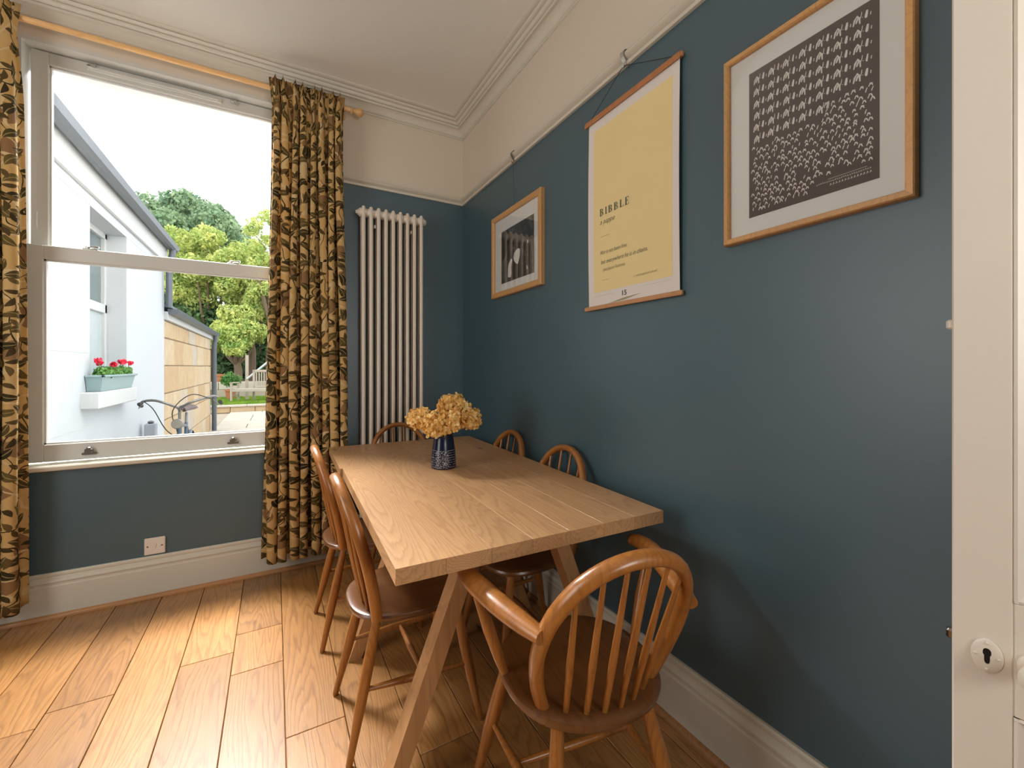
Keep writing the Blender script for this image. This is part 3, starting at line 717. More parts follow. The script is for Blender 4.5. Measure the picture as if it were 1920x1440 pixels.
def put_text(name, txt, u, v, size, mat, shear=.0, bold=0.0, space=1.0, width=None, parent=None):
    me = text_mesh(txt, size, shear, bold, space); me.name = name
    xs = [vt.co.x for vt in me.vertices]; k_ = width/(max(xs)-min(xs)) if width else 1.0
    x0 = min(xs)
    for vt in me.vertices: vt.co.x = (vt.co.x-x0)*k_; 
    me.materials.clear(); me.materials.append(mat)
    o = bpy.data.objects.new(name, me); C.objects.link(o); o.parent = parent or yl; o.location = (u, v, surf_w(v)+.0008); return o
# serif capitals B I B B L E
def serif_word():
    mb = MB(); h = .030; st = .0052; sr = .0022; u = 0
    def bar(x0, x1, y0, y1): mb.add([(x0, y0, 0), (x1, y0, 0), (x1, y1, 0), (x0, y1, 0)], [(0, 1, 2, 3)])
    def arc(cx, cy, rx, ry, tx, ty, a0, a1, n=12):
        vs = []
        for i in range(n+1):
            a = a0+(a1-a0)*i/n; vs += [(cx+rx*math.cos(a), cy+ry*math.sin(a), 0), (cx+(rx-tx)*math.cos(a), cy+(ry-ty)*math.sin(a), 0)]
        mb.add(vs, [(2*i, 2*i+2, 2*i+3, 2*i+1) for i in range(n)])
    for ch in 'BIBBLE':
        bar(u+.002, u+.002+st, 0, h); bar(u, u+.0095, 0, .0012); bar(u, u+.0095, h-.0012, h)
        if ch == 'B':
            arc(u+.0085, h*.755, .0085, h*.245, .0042, .0013, -PI/2, PI/2); arc(u+.0085, h*.265, .0105, h*.265, .0048, .0013, -PI/2, PI/2)
            bar(u+.006, u+.0088, h-.0013, h); bar(u+.006, u+.0088, 0, .0013); bar(u+.006, u+.0088, h*.51, h*.51+.0013); u += .0275
        elif ch == 'I': u += .0165
        elif ch == 'L': bar(u+.006, u+.0185, 0, .0015); bar(u+.0168, u+.0185, 0, .0075); u += .0245
        else:
            bar(u+.006, u+.018, 0, .0015); bar(u+.0165, u+.018, 0, .0075); bar(u+.006, u+.017, h-.0015, h); bar(u+.0155, u+.017, h-.007, h)
            bar(u+.006, u+.0145, h*.5, h*.5+.0013); bar(u+.0132, u+.0145, h*.5-.0035, h*.5+.005); u += .02
    return mb
me = serif_word().mesh('title_lettering', M['ink']); xs = max(v.co.x for v in me.vertices)
for v in me.vertices: v.co.x *= .168/xs
o = link_mesh('title_lettering', me, yl, (.101, .388, surf_w(.40)+.0008))
put_text('subtitle_lettering', 'a pappe', .103, .352, .030, M['ink'], .35, -.0003, width=.088)
def rule(u0, u1, v, mat=M['ink'], h=.0012, par=None): MB().box(u0, u1, v, v+h, 0, .0002).build('rule_line', mat, par or yl).location.z = surf_w(v)+.0006
rule(.105, .160, .300, M['inkfaint'])
put_text('quote_lettering', 'War is not been free;', .104, .226, .024, M['ink'], .3, -.0002, width=.155)
put_text('quote_lettering', 'but everywhere he is in chains.', .107, .186, .026, M['ink'], .3, -.0002, width=.255)
put_text('quote_lettering', '- Jean Jaques Rousseau', .112, .156, .019, M['inkfaint'], .3, 0, width=.135)
rule(.112, .156, .118, M['inkfaint'])
put_text('quote_lettering', 'o  philosophical school', .290, .100, .014, M['inkfaint'], .3, 0, width=.115)
pap = [c for c in ps.children if c.name.startswith('paper')][0]
put_text('number_lettering', '15', .228, .040, .028, M['ink'], .0, .0004, width=.024, parent=pap)
rule(.060, .180, .056, M['inkfaint'], .0006, pap); rule(.330, .468, .060, M['inkfaint'], .0005, pap)
MB().add([(.150, .018, 0), (.235, .030, 0), (.330, .035, 0), (.240, .022, 0)], [(0, 1, 2, 3)]).build('pencil_smudge', M['inkfaint'], pap).location.z = surf_w(.02)+.0008
hkp = Vector((1.677-1.430, 2.392-1.462, .026))
MB().tube([(.030, .823, .012), tuple(hkp), (.482, .823, .012)], .0013, 6).build('hanging_cord', M['cord'], ps)

# ------------------------------------------------------------------ table
TX0, TX1, TY0, TY1, TZ, TT = -.945, -.080, -1.928, -.240, .75, .040
tb = thing('dining_table', 'long solid oak dining table on splayed trestle legs', 'table', ((TX0+TX1)/2, (TY0+TY1)/2, 0), -math.radians(1.5))
def loc_in(o, par): o.location = Vector(o.location)-Vector(par.location); return o
wd = (TX1-TX0)/7; pr_ = random.Random(3)
for i in range(7):
    a, b = TX0+i*wd, TX0+(i+1)*wd
    spans = [(TY0, TY1)]
    if i == 0: spans = [(TY0, -.828), (-.828, TY1)]
    for (y0, y1) in spans:
        ax = a-(.012 if (i == 0 and y0 > -1) else 0)
        L = y1-y0; cx, cy = (ax+b)/2, (y0+y1)/2
        o = link_mesh('tabletop_board', MB().box(-(b-ax)/2+.0002, (b-ax)/2-.0002, -L/2+.0002, L/2-.0002, -TT, 0, 0, .0005).mesh('tabletop_board', M['table']), tb, (cx, cy, TZ)); loc_in(o, tb)
cxm = (TX0+TX1)/2
def leg_prism(xt, xb, y0, y1, w_=.052, zt=TZ-TT):
    return MB().prism([(xb-w_/2, 0), (xb+w_/2, 0), (xt+w_/2, zt), (xt-w_/2, zt)], 'y', y0, y1)
for yc in (-1.700, -1.035):
    for s_ in (-1, 1):
        o = leg_prism(s_*.135, s_*.410, -.031, .031).build('trestle_leg', M['table_leg'], tb); o.location = (cxm-tb.location.x, yc-tb.location.y, 0)
    o = MB().box(-.125, .125, -.028, .028, TZ-TT-.062, TZ-TT-.002, 0, .002).build('trestle_rail', M['table_leg'], tb); o.location = (cxm-tb.location.x, yc-tb.location.y, 0)

# ------------------------------------------------------------------ chairs (local: +y is forward, origin on floor)
def bez(pts, n=24):
    """Catmull-Rom through points"""
    P = [Vector(p) for p in pts]; P = [P[0]*2-P[1]]+P+[P[-1]*2-P[-2]]; out = []
    segs = len(P)-3; per = max(2, n//segs)
    for i in range(segs):
        for j in range(per):
            t = j/per; a, b, c, d = P[i:i+4]
            out.append(.5*((2*b)+(c-a)*t+(2*a-5*b+4*c-d)*t*t+(3*b-3*c+d-a)*t*t*t))
    out.append(P[-2]); return out
def seat_mesh(outline, zt, th):
    mb = MB(); n = len(outline); c = Vector((0, sum(p[1] for p in outline)/n)); vs = []
    rings = [(.0, 0, 'c')]
    lay = [(.90, zt-th), (.985, zt-th*.72), (1.0, zt-th*.35), (.985, zt-.002), (.95, zt+.001), (.84, zt-.002), (.6, zt-.007), (.3, zt-.009)]
    for s_, z in lay: vs += [(c.x+(p[0]-c.x)*s_, c.y+(p[1]-c.y)*s_, z) for p in outline]
    fs = [tuple(range(n))[::-1], tuple(range((len(lay)-1)*n, len(lay)*n))]
    for r_ in range(len(lay)-1):
        for j in range(n): fs.append((r_*n+j, r_*n+(j+1) % n, (r_+1)*n+(j+1) % n, (r_+1)*n+j))
    return mb.add(vs, fs)
def seat_outline(wf, wr, yf, yr, n=48, pw=2.7):
    pts = []
    for i in range(n):
        a = 2*PI*i/n; c_, s_ = math.cos(a), math.sin(a)
        x = abs(c_)**(2/pw)*(1 if c_ > 0 else -1); y = abs(s_)**(2/pw)*(1 if s_ > 0 else -1)
        yy = (yf+yr)/2+y*(yf-yr)/2; t = (yy-yr)/(yf-yr); pts.append((x*(wr+(wf-wr)*t), yy))
    return pts
def make_legs(root, top, foot, zs, mat, ztop=.40, rt=.0135, rm_=.0185, rb=.0105):
    P = {}
    for s_ in (-1, 1):
        for k_ in ('front', 'rear'):
            a = Vector((s_*top[k_][0], top[k_][1], ztop)); b = Vector((s_*foot[k_][0], foot[k_][1], 0)); P[(s_, k_)] = (a, b)
            pts = [a+(b-a)*t for t in (0, .12, .35, .6, .85, .985, 1)]
            MB().tube(pts, [rt, rt*1.1, rm_, rm_*.93, rb*1.15, rb, rb*.8], 12).build('leg', mat, root, True)
    mids = []
    for s_ in (-1, 1):
        f = P[(s_, 'front')]; r = P[(s_, 'rear')]; tf = 1-zs/ztop
        a = f[0]+(f[1]-f[0])*tf; b = r[0]+(r[1]-r[0])*(1-(zs+.012)/ztop)
        pts = [a+(b-a)*t for t in (0, .2, .5, .8, 1)]; MB().tube(pts, [.0065, .009, .0125, .009, .0065], 10).build('stretcher', mat, root, True); mids.append(a+(b-a)*.45)
    a, b = mids; MB().tube([a+(b-a)*t for t in (0, .25, .5, .75, 1)], [.0065, .009, .011, .009, .0065], 10).build('stretcher', mat, root, True)
def hoop_path(wb, wm, pts_yz, n=40):
    """pts_yz: lean function y(z) as (z0,y0),(z1,y1),(z2,y2); hoop from left base over top to right base"""
    (z0, y0), (z1, y1), (z2, y2) = pts_yz
    def yz(z):
        t = (z-z0)/(z2-z0); tm = (z1-z0)/(z2-z0)
        return y0*(t-tm)*(t-1)/(tm)+y1*t*(t-1)/(tm*(tm-1))+y2*t*(t-tm)/(1-tm)
    H = z2-z0; half = [(wb, 0), (wb+(wm-wb)*.55, .16), (wm*.985, .36), (wm*.985, .52), (wm*.90, .70), (wm*.68, .87), (wm*.36, .97), (0, 1.0)]
    L = [(-x, z0+h*H) for x, h in half]; Rr = [(x, z0+h*H) for x, h in half[::-1][1:]]
    path = bez([(x, 0, z) for x, z in L+Rr], n)
    return [Vector((p.x, yz(min(p.z, z2)), p.z)) for p in path], yz
def make_hoop_back(root, wb, wm, lean, nsp, mat, r0=.0140, r1=.0145, spread=1.0, arc=.018):
    path, yz = hoop_path(wb, wm, lean, 56); n = len(path)
    rads = [1.25*(r1+(r0-r1)*abs(2*i/(n-1)-1)) for i in range(n)]
    MB().tube(path, rads, 12, flat=.80, up=(0, 1, 0)).build('hoop', mat, root, True)
    z0 = lean[0][0]; zt_ = lean[2][0]
    for k_ in range(nsp):
        f = (k_+1)/(nsp+1)*2-1
        xb_ = f*wb*.98; xt_ = f*wm*spread
        # top meets hoop: find hoop z at x
        zt = max((p.z for p in path if abs(p.x-xt_) < wm*.09 and p.z > z0+.2), default=zt_)
        zt = min(zt, zt_)-.004
        yb = lean[0][1]-arc*(1-f*f)
        a = Vector((xb_, yb, z0-.012)); b = Vector((xt_, yz(zt), zt))
        pts = [a+(b-a)*t for t in (0, .12, .38, .7, 1)]
        MB().tube(pts, [.0062, .0072, .0088, .0070, .0050], 10).build('spindle', mat, root, True)
    return path, yz
def side_chair(label, loc, rz):
    r = thing('windsor_chair', label, 'chair', loc, rz, 'hoop back chairs around the table')
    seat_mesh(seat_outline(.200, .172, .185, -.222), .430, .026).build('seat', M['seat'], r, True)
    make_hoop_back(r, .158, .184, ((.425, -.155), (.64, -.196), (.845, -.258)), 4, M['chair'])
    make_legs(r, {'front': (.135, .115), 'rear': (.115, -.145)}, {'front': (.198, .185), 'rear': (.165, -.240)}, .19, M['chair'], .408)
    return r
G = 'hoop back chairs around the table'
c0 = side_chair('hoop back wooden chair on the left side of the table, nearer the camera', (-.775, -1.375, 0), -PI/2)
dup(c0, 'hoop back wooden chair on the left side of the table, beside the curtain', (-.795, -.765, 0), -PI/2, G)
dup(c0, 'hoop back wooden chair against the blue wall, nearer the camera', (-.292, -1.325, 0), PI/2, G)
dup(c0, 'hoop back wooden chair against the blue wall, nearer the radiator', (-.283, -.800, 0), PI/2, G)
dup(c0, 'hoop back wooden chair at the far end of the table in front of the radiator', (-.515, -.405, 0), PI, G)
# armchair
ac = thing('windsor_armchair', 'hoop back wooden armchair with curved arms at the near end of the table', 'armchair', (-.500, -1.994, 0), -math.radians(9.5))
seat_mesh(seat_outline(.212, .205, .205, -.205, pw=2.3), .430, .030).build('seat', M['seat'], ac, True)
path, yz = make_hoop_back(ac, .148, .188, ((.425, -.104), (.66, -.198), (.820, -.278)), 6, M['chair'], .0160, .0160, arc=.066)
make_legs(ac, {'front': (.150, .115), 'rear': (.118, -.125)}, {'front': (.225, .205), 'rear': (.185, -.235)}, .19, M['chair'], .405, .015, .0205, .012)
for s_ in (-1, 1):
    pts = bez([(s_*.192, -.206, .655), (s_*.218, -.140, .657), (s_*.248, -.055, .662), (s_*.276, .045, .668), (s_*.279, .108, .668), (s_*.266, .138, .666)], 30)
    n = len(pts)
    rr = [.0145+.0085*math.sin(PI*min(1, (i/(n-1))*.9+.05)) for i in range(n)]; rr[-1] = .012
    MB().tube(pts, rr, 14, flat=1.25, up=(0, 0, 1)).build('arm', M['chair'], ac, True)
    a = Vector((s_*.196, .022, .42)); b = Vector((s_*.275, .058, .660)); MB().tube([a+(b-a)*t for t in (0, .2, .5, .8, 1)], [.010, .014, .0165, .012, .010], 12).build('arm_post', M['chair'], ac, True)

# ------------------------------------------------------------------ vase and dried hydrangeas
vx, vy = -.522, -1.022
vase = thing('vase', 'dark navy ceramic vase with a scratched pale pattern on the oak table', 'vase', (vx, vy, TZ))
prof = [(.050, 0), (.0535, .003), (.0545, .010), (.0530, .045), (.0500, .080), (.0450, .115), (.0425, .135), (.0415, .152), (.0430, .158), (.0415, .159), (.0385, .152), (.0400, .12), (.047, .06), (.048, .012), (.02, .008)]
MB().lathe([(r*1.07, h) for r, h in prof], (0, 0, 0), (0, 0, 1), 40).build('vase_body', M['vase'], vase, True)
mb = MB().tube(bez([(.040, 0, .140), (.062, 0, .136), (.070, 0, .112), (.066, 0, .080), (.050, 0, .060)], 18), .0055, 10, flat=1.6, up=(0, 1, 0)); o = mb.build('handle', M['vase'], vase, True); o.rotation_euler = (0, 0, math.radians(75))
def hydrangea(label, ctr, rad_, seed, flatz=.86):
    R = random.Random(seed); root = thing('dried_hydrangea', label, 'flower', (vx, vy, TZ), 0, 'dried hydrangeas in the navy vase')
    c = Vector(ctr); mb = MB(); N_ = 95
    for i in range(N_):
        zz = 1-2*(i+.5)/N_; a = i*2.39996+R.uniform(-.2, .2); rr = math.sqrt(max(0, 1-zz*zz))
        d = Vector((rr*math.cos(a), rr*math.sin(a), zz)).normalized()
        if d.z < -.80: continue
        lump = 1+.13*math.sin(d.x*7+seed)*math.sin(d.y*6+seed*2)+.08*math.sin(d.z*9+seed)
        p = c+Vector((d.x, d.y, d.z*flatz))*rad_*lump*R.uniform(.80, 1.08)
        n_ = (d+Vector((R.uniform(-.45, .45), R.uniform(-.45, .45), R.uniform(-.45, .45)))).normalized(); q_ = n_.to_track_quat('Z', 'Y'); rot = R.uniform(0, PI/2)
        for k_ in range(4):
            b = rot+k_*PI/2; pl = rad_*.34*R.uniform(.8, 1.25); pw_ = pl*.46; cup = R.uniform(.1, .9)
            e = Vector((math.cos(b), math.sin(b), 0)); f = Vector((-math.sin(b), math.cos(b), 0)); up_ = Vector((0, 0, 1))
            loc = [e*pl*.06, e*pl*.55+f*pw_+up_*pl*.20*cup, e*pl*.55-f*pw_+up_*pl*.20*cup, e*pl*1.0+f*pw_*.5+up_*pl*(.7*cup-.1), e*pl*1.0-f*pw_*.5+up_*pl*(.7*cup-.1), e*pl*.6+up_*pl*.02]
            mb.add([p+q_ @ l_ for l_ in loc], [(0, 5, 1), (0, 2, 5), (5, 3, 1), (5, 2, 4), (5, 4, 3)])
    h = mb.build('flower_head', M['petal'], root); h['kind'] = 'stuff'
    core = MB().lathe([(rad_*.78*math.sin(PI*i/8)+.0001, -rad_*.7*math.cos(PI*i/8)) for i in range(9)], c, (0, 0, 1), 12); core.build('flower_core', M['petal'], root, True)
    base = Vector((c.x*.15, c.y*.15, .03)); MB().tube(bez([base, (c.x*.25, c.y*.25, .15), c], 8), .0025, 6).build('stem', M['stemgreen'], root, True)
hy = [('dried yellow hydrangea head at the left of the bouquet', (-.085, .070, .222), .055), ('dried yellow hydrangea head at the lower front, over the vase rim', (-.045, -.035, .203), .063),
      ('dried yellow hydrangea head at the top of the bouquet', (.045, .010, .278), .064), ('dried yellow hydrangea head at the right of the bouquet', (.108, -.030, .222), .058),
      ('dried yellow hydrangea head in the middle, below the topmost one', (.025, -.060, .225), .054)]
for i, (l_, c_, r_) in enumerate(hy): hydrangea(l_, c_, r_, i*3+2)

# ------------------------------------------------------------------ outside: patio, annex, outhouse
GZ = -.15
struct(MB().box(-9, 9, .3, 12.4, GZ-.12, GZ-.035).build('ground', M['gwall']))
gr = bpy.data.objects['ground']
R = random.Random(9)
y = .32; row = 0
while y < 12.3:
    dy = R.uniform(.55, .85); y1 = min(y+dy, 12.36); x = -2.38+R.uniform(0, .3)*0
    while x < 2.2:
        dx = R.uniform(.6, 1.1)
        MB().box(x+.008, x+dx-.008, y+.008, y1-.008, GZ-.035, GZ+R.uniform(-.003, .003), 0, .006).build('paving_slab', M['paving'], gr); x += dx
    y = y1; row += 1
XA = -2.41
# white annex wall (plane x = XA, seen obliquely) with window opening
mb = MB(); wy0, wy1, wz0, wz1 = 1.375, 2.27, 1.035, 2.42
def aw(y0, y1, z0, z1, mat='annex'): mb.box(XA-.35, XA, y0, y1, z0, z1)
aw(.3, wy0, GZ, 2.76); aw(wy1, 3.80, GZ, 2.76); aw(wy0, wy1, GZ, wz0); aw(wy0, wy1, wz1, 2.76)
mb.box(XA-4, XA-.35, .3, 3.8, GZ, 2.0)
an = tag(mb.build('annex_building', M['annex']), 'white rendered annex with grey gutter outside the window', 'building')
for (y0, y1, z) in ((.3, 1.37, .78), (.3, 1.37, 1.32), (.3, 1.37, 1.95), (.3, 1.37, 2.42), (2.28, 3.8, 2.42)): MB().box(XA-.001, XA+.0022, y0, y1, z, z+.006).build('render_joint', M['annextrim'], an)
# fascia, gutter and roof
mb = MB().box(XA, XA+.03, .3, 3.82, 2.50, 2.70, 0, .004); mb.build('fascia', M['annextrim'], an)
gp = [(XA+.03, 2.70)]+[(XA+.085+.055*math.cos(a), 2.71+.055*math.sin(a)) for a in (PI, PI*1.2, PI*1.4, PI*1.6, PI*1.8, 2*PI)]+[(XA+.145, 2.725), (XA+.03, 2.725)]
MB().prism(gp, 'y', .3, 3.88).build('gutter', M['gutter'], an)
MB().prism([(XA+.07, 2.73), (XA+.07, 2.755), (XA-2.0, 3.45), (XA-2.0, 3.40)], 'y', .3, 3.85).build('roof', M['slate'], an)
mb = MB().tube([(XA+.09, 3.74, 2.70), (XA+.09, 3.74, 2.6), (XA+.06, 3.74, 2.5), (XA+.06, 3.74, 1.95)], .034, 10); mb.build('downpipe', M['gutter'], an, True)
# annex window (set back in its reveal)
mb = MB(); f = .05; X = XA-.135
for (y0, y1, z0, z1) in ((wy0, wy0+f, wz0, wz1), (wy1-f, wy1, wz0, wz1), (wy0, wy1, wz1-f, wz1), (wy0, wy1, wz0, wz0+f), (wy0, wy1, 1.70, 1.78), ((wy0+wy1)/2-.02, (wy0+wy1)/2+.02, wz0, 1.72)): mb.box(X-.06, X, y0, y1, z0, z1, 0, .004)
aw_ = mb.build('window_frame', M['annextrim'], an)
MB().box(X-.04, X-.03, wy0+f, wy1-f, wz0+f, wz1-f).build('glass_pane', M['darkglass'], aw_)
MB().box(X-.028, X-.022, wy0+.25, wy1-f, wz0+f, 1.70).build('net_curtain', M['curtgrey'], aw_)
MB().box(XA-.10, XA+.10, 1.20, 2.15, .915, 1.035, 0, .006).build('window_sill', M['annextrim'], an)
# flower trough
fb = tag(MB().add([(x, y, z) for (z, e, ey) in ((1.037, .0, .0), (1.148, .020, .035)) for (x, y) in ((XA+.004, 1.30-ey), (XA+.080+e, 1.30-ey), (XA+.080+e, 2.07+ey), (XA+.004, 2.07+ey))],
     [(3, 2, 1, 0), (0, 1, 5, 4), (1, 2, 6, 5), (2, 3, 7, 6), (3, 0, 4, 7), (4, 5, 6, 7)]).build('flower_trough', M['box']), 'pale blue plastic flower trough on the white window ledge outside', 'planter')
mb = MB(); mb.box(XA+.094, XA+.112, 1.255, 2.115, 1.142, 1.158, 0, .003); mb.box(XA+.003, XA+.112, 1.255, 1.275, 1.142, 1.158, 0, .003); mb.box(XA+.003, XA+.112, 2.095, 2.115, 1.142, 1.158, 0, .003); mb.build('rim', M['box'], fb)

def leaf_cloud(mb, blobs, n, size, seed, surf=.75, aspect=.6, jz=1.0):
    R = np.random.RandomState(seed); tot = sum(b[1]**2 for b in blobs); V = []; F = []; base = len(mb.v)
    for c, r in blobs:
        m = max(8, int(n*r*r/tot)); d = R.normal(size=(m, 3)); d /= np.linalg.norm(d, axis=1)[:, None]
        rad_ = r*(surf+(1-surf)*R.rand(m, 1))*(1+.10*np.sin(d[:, :1]*6+seed)+.10*np.sin(d[:, 1:2]*8))
        p = np.array(c)+d*rad_*np.array([1, 1, .85*jz])
        nn = d+R.normal(scale=.6, size=(m, 3)); nn /= np.linalg.norm(nn, axis=1)[:, None]
        t = np.cross(nn, R.normal(size=(m, 3))); t /= np.linalg.norm(t, axis=1)[:, None]; b = np.cross(nn, t)
        s = size*(.6+.8*R.rand(m, 1)); q0 = p-t*s; q1 = p+b*s*aspect; q2 = p+t*s; q3 = p-b*s*aspect
        V.append(np.stack([q0, q1, q2, q3], 1).reshape(-1, 3))
    V = np.concatenate(V); k = len(V)//4
    mb.v += V.tolist(); mb.f += [(base+4*i, base+4*i+1, base+4*i+2, base+4*i+3) for i in range(k)]; mb.mi += [0]*k
def fast_build(mb, name, mat, parent=None):
    me = bpy.data.meshes.new(name); me.from_pydata(mb.v, [], mb.f); me.materials.append(mat); me.update(); o = bpy.data.objects.new(name, me); C.objects.link(o)
    if parent: o.parent = parent
    return o
for i, (y, lab) in enumerate(((1.48, 'red geranium at the near end of the blue trough'), (1.88, 'red geranium at the far end of the blue trough'))):
    g = thing('geranium', lab, 'plant', (XA+.058, y, 1.150), 0, 'geraniums in the blue trough')
    mb = MB(); leaf_cloud(mb, [((0, -.12, .022), .048), ((.005, -.04, .028), .052), ((0, .05, .025), .052), ((.0, .13, .015), .048)], 420, .016, 4+i, .5, .8); o = fast_build(mb, 'foliage', M['leafpot'], g); o['kind'] = 'stuff'
    for j in range(4):
        a = Vector((random.uniform(-.03, .06), -.13+.09*j, random.uniform(.085, .115))); MB().tube([(0, a.y*.8, .02), tuple(a)], .003, 5).build('stem', M['leafpot'], g)
        mb = MB(); leaf_cloud(mb, [(tuple(a), .022)], 50, .012, 30+j+i*7, .4, .8); fast_build(mb, 'flower', M['pink'], g)
# outhouse of honey stone blocks, same face line
oh = thing('stone_outhouse', 'low honey stone outhouse with grey gutter beside the white annex', 'building', (XA, 3.8, GZ))
MB().box(-2.2, -.02, .02, 4.38, 0, 2.04).build('wall_core', M['gwall'], oh)
R = random.Random(21); z = 0.0; hs = [.34, .36, .33, .35, .35, .22]
for hh in hs:
    y = .0
    while y < 4.38:
        dy = min(R.uniform(.45, .85), 4.40-y)
        if 4.40-(y+dy) < .25: dy = 4.40-y
        MB().box(-.06, R.uniform(-.003, .006), y+.006, y+dy-.006, z+.006, z+hh-.006, 0, .008).build('stone', M['stone'], oh); y += dy
    z += hh
MB().box(-.06, .035, -.0+.02, 4.46, 1.955, 2.06, 0, .004).build('fascia', M['annextrim'], oh)
gp = [(.03, 2.06)]+[(.085+.055*math.cos(a), 2.075+.055*math.sin(a)) for a in (PI, PI*1.2, PI*1.4, PI*1.6, PI*1.8, 2*PI)]+[(.145, 2.095), (.03, 2.095)]
MB().prism(gp, 'y', .02, 4.62).build('gutter', M['gutter'], oh)
MB().prism([(.08, 2.10), (.08, 2.13), (-2.2, 2.60), (-2.2, 2.55)], 'y', .02, 4.56).build('roof', M['slate'], oh)
MB().tube([(.09, 4.36, 2.06), (.09, 4.36, 1.95), (.065, 4.36, 1.85), (.065, 4.36, 0)], .045, 10).build('downpipe', M['gutter'], oh, True)

# grey post by the wall and the bicycle
pt = tag(MB().box(-2.375, -2.285, 2.70, 2.80, GZ, .630, 0, .006).build('grey_post', M['grey']), 'short grey post standing by the white annex wall', 'post')
MB().lathe([(.02, 0), (.03, .02), (.012, .03)], (-2.33, 2.75, .630), (0, 0, 1), 10).build('cap', M['bikemetal'], pt, True)
bk = thing('bicycle', 'old bicycle with swept handlebars and brown saddle leaning by the stone wall', 'bicycle', (-1.99, 2.30, GZ), math.radians(3))
# local: -y is the front of the bike, z up
rw, fw_ = Vector((0, .50, .34)), Vector((0, -.58, .34)); bb = Vector((0, .06, .29)); hd0, hd1 = Vector((0, -.36, .62)), Vector((0, -.32, .86)); st0 = Vector((0, .20, .80)); st1 = Vector((0, .225, .90))
MB().tube([bb, st0], .015, 10).tube([bb, hd0], .017, 10).tube([st0-Vector((0, .01, .03)), hd1-Vector((0, 0, .03))], .014, 10).tube([hd0, hd1], .019, 10).tube([bb, rw+Vector((.05, 0, 0))], .009, 8).tube([bb, rw-Vector((.05, 0, 0))], .009, 8).tube([st0, rw+Vector((.05, 0, 0))], .008, 8).tube([st0, rw-Vector((.05, 0, 0))], .008, 8).build('frame', M['bikeblue'], bk, True)
mb = MB()
for s_ in (-1, 1): mb.tube([hd0+Vector((s_*.03, 0, -.01)), Vector((s_*.045, -.46, .44)), fw_+Vector((s_*.05, 0, 0))], [.012, .010, .008], 8)
mb.build('fork', M['bikeblue'], bk, True)
def wheel(c):
    pts = [c+Vector((0, .315*math.cos(2*PI*i/40), .315*math.sin(2*PI*i/40))) for i in range(41)]
    t = MB().tube(pts, .018, 8, caps=False).build('tyre', M['rubber'], bk, True)
    mb = MB(); pts = [c+Vector((0, .292*math.cos(2*PI*i/40), .292*math.sin(2*PI*i/40))) for i in range(41)]; mb.tube(pts, .010, 6, caps=False)
    for i in range(24):
        a = 2*PI*i/24; mb.tube([c+Vector(((-1)**i*.02, 0, 0)), c+Vector((0, .29*math.cos(a), .29*math.sin(a)))], .0015, 4)
    mb.lathe([(.02, -.04), (.02, .04)], c, (1, 0, 0), 10); mb.build('rim', M['bikemetal'], t, True)
    mb = MB(); vs = []; n = 20
    for i in range(n+1):
        a = -.2+(PI+.3)*i/n
        for x, r in ((-.028, .335), (-.018, .348), (.018, .348), (.028, .335)): vs.append(c+Vector((x, r*math.cos(a), r*math.sin(a))))
    mb.add(vs, [(4*i+j, 4*i+j+1, 4*i+j+5, 4*i+j+4) for i in range(n) for j in range(3)]); mb.build('mudguard', M['bikeblue'], bk, True)
wheel(rw); wheel(fw_)
MB().tube([hd1, Vector((0, -.315, .96)), Vector((0, -.36, 1.00))], .012, 10).build('stem', M['bikemetal'], bk, True)
hb = bez([(-.285, -.20, 1.02), (-.26, -.30, 1.06), (-.17, -.38, 1.07), (-.08, -.41, 1.04), (0, -.36, 1.00), (.08, -.41, 1.04), (.17, -.38, 1.07), (.25, -.30, 1.09), (.28, -.18, 1.07)], 40)
h = MB().tube(hb, .011, 10).build('handlebar', M['bikemetal'], bk, True)
for s_ in (-1, 1):
    MB().tube([(s_*.30, -.20, 1.03), (s_*.305, -.08, 1.005)], .017, 10).build('grip', M['rubber'], h, True)
    MB().tube(bez([(s_*.25, -.31, 1.06), (s_*.28, -.27, 1.02), (s_*.31, -.16, .99)], 8), .005, 6).build('brake_lever', M['bikemetal'], h, True)
MB().tube(bez([(-.25, -.32, 1.06), (-.16, -.50, 1.0), (-.08, -.48, .82), (0, -.38, .72)], 20), .004, 6).build('brake_cable', M['rubber'], bk, True)
MB().tube(bez([(.25, -.32, 1.06), (.10, -.52, 1.12), (-.03, -.50, .98), (-.01, -.38, .78)], 20), .004, 6).build('brake_cable', M['rubber'], bk, True)
MB().lathe([(.010, -.03), (.040, -.02), (.045, .02), (.038, .035), (.012, .036)], (0, -.46, .86), (0, -1, .1), 18).build('headlamp', M['pewter'], bk, True)
MB().tube([st0, st1], .012, 10).build('seat_post', M['bikemetal'], bk, True)
so = []; 
mb = MB(); vs = []; secs = [(-.06, .014, .935), (0, .020, .940), (.07, .035, .938), (.14, .072, .942), (.20, .092, .950), (.25, .085, .952), (.275, .05, .945)]
for (yy, hw, zz) in secs:
    for j in range(9):
        a = PI*j/8; vs.append((hw*math.cos(a), yy+.10, zz+.028*math.sin(a)-.012*abs(math.cos(a))))
mb.add(vs, [(9*i+j, 9*i+j+1, 9*i+j+10, 9*i+j+9) for i in range(len(secs)-1) for j in range(8)]+[tuple(range(9)), tuple(range(9*(len(secs)-1), 9*len(secs)))[::-1]]+[(9*i, 9*i+9, 9*i+17, 9*i+8) for i in range(len(secs)-1)])
mb.build('saddle', M['saddle'], bk, True)
mb = MB().lathe([(.09, -.004), (.09, .004)], (.045, .06, .29), (1, 0, 0), 24); mb.tube([(.05, .06, .29), (.07, .06, .13)], .008, 8); mb.tube([(-.05, .06, .29), (-.07, .06, .45)], .008, 8); mb.box(.07, .15, .03, .09, .12, .14); mb.box(-.15, -.07, .03, .09, .44, .46); mb.build('crankset', M['bikemetal'], bk, True)

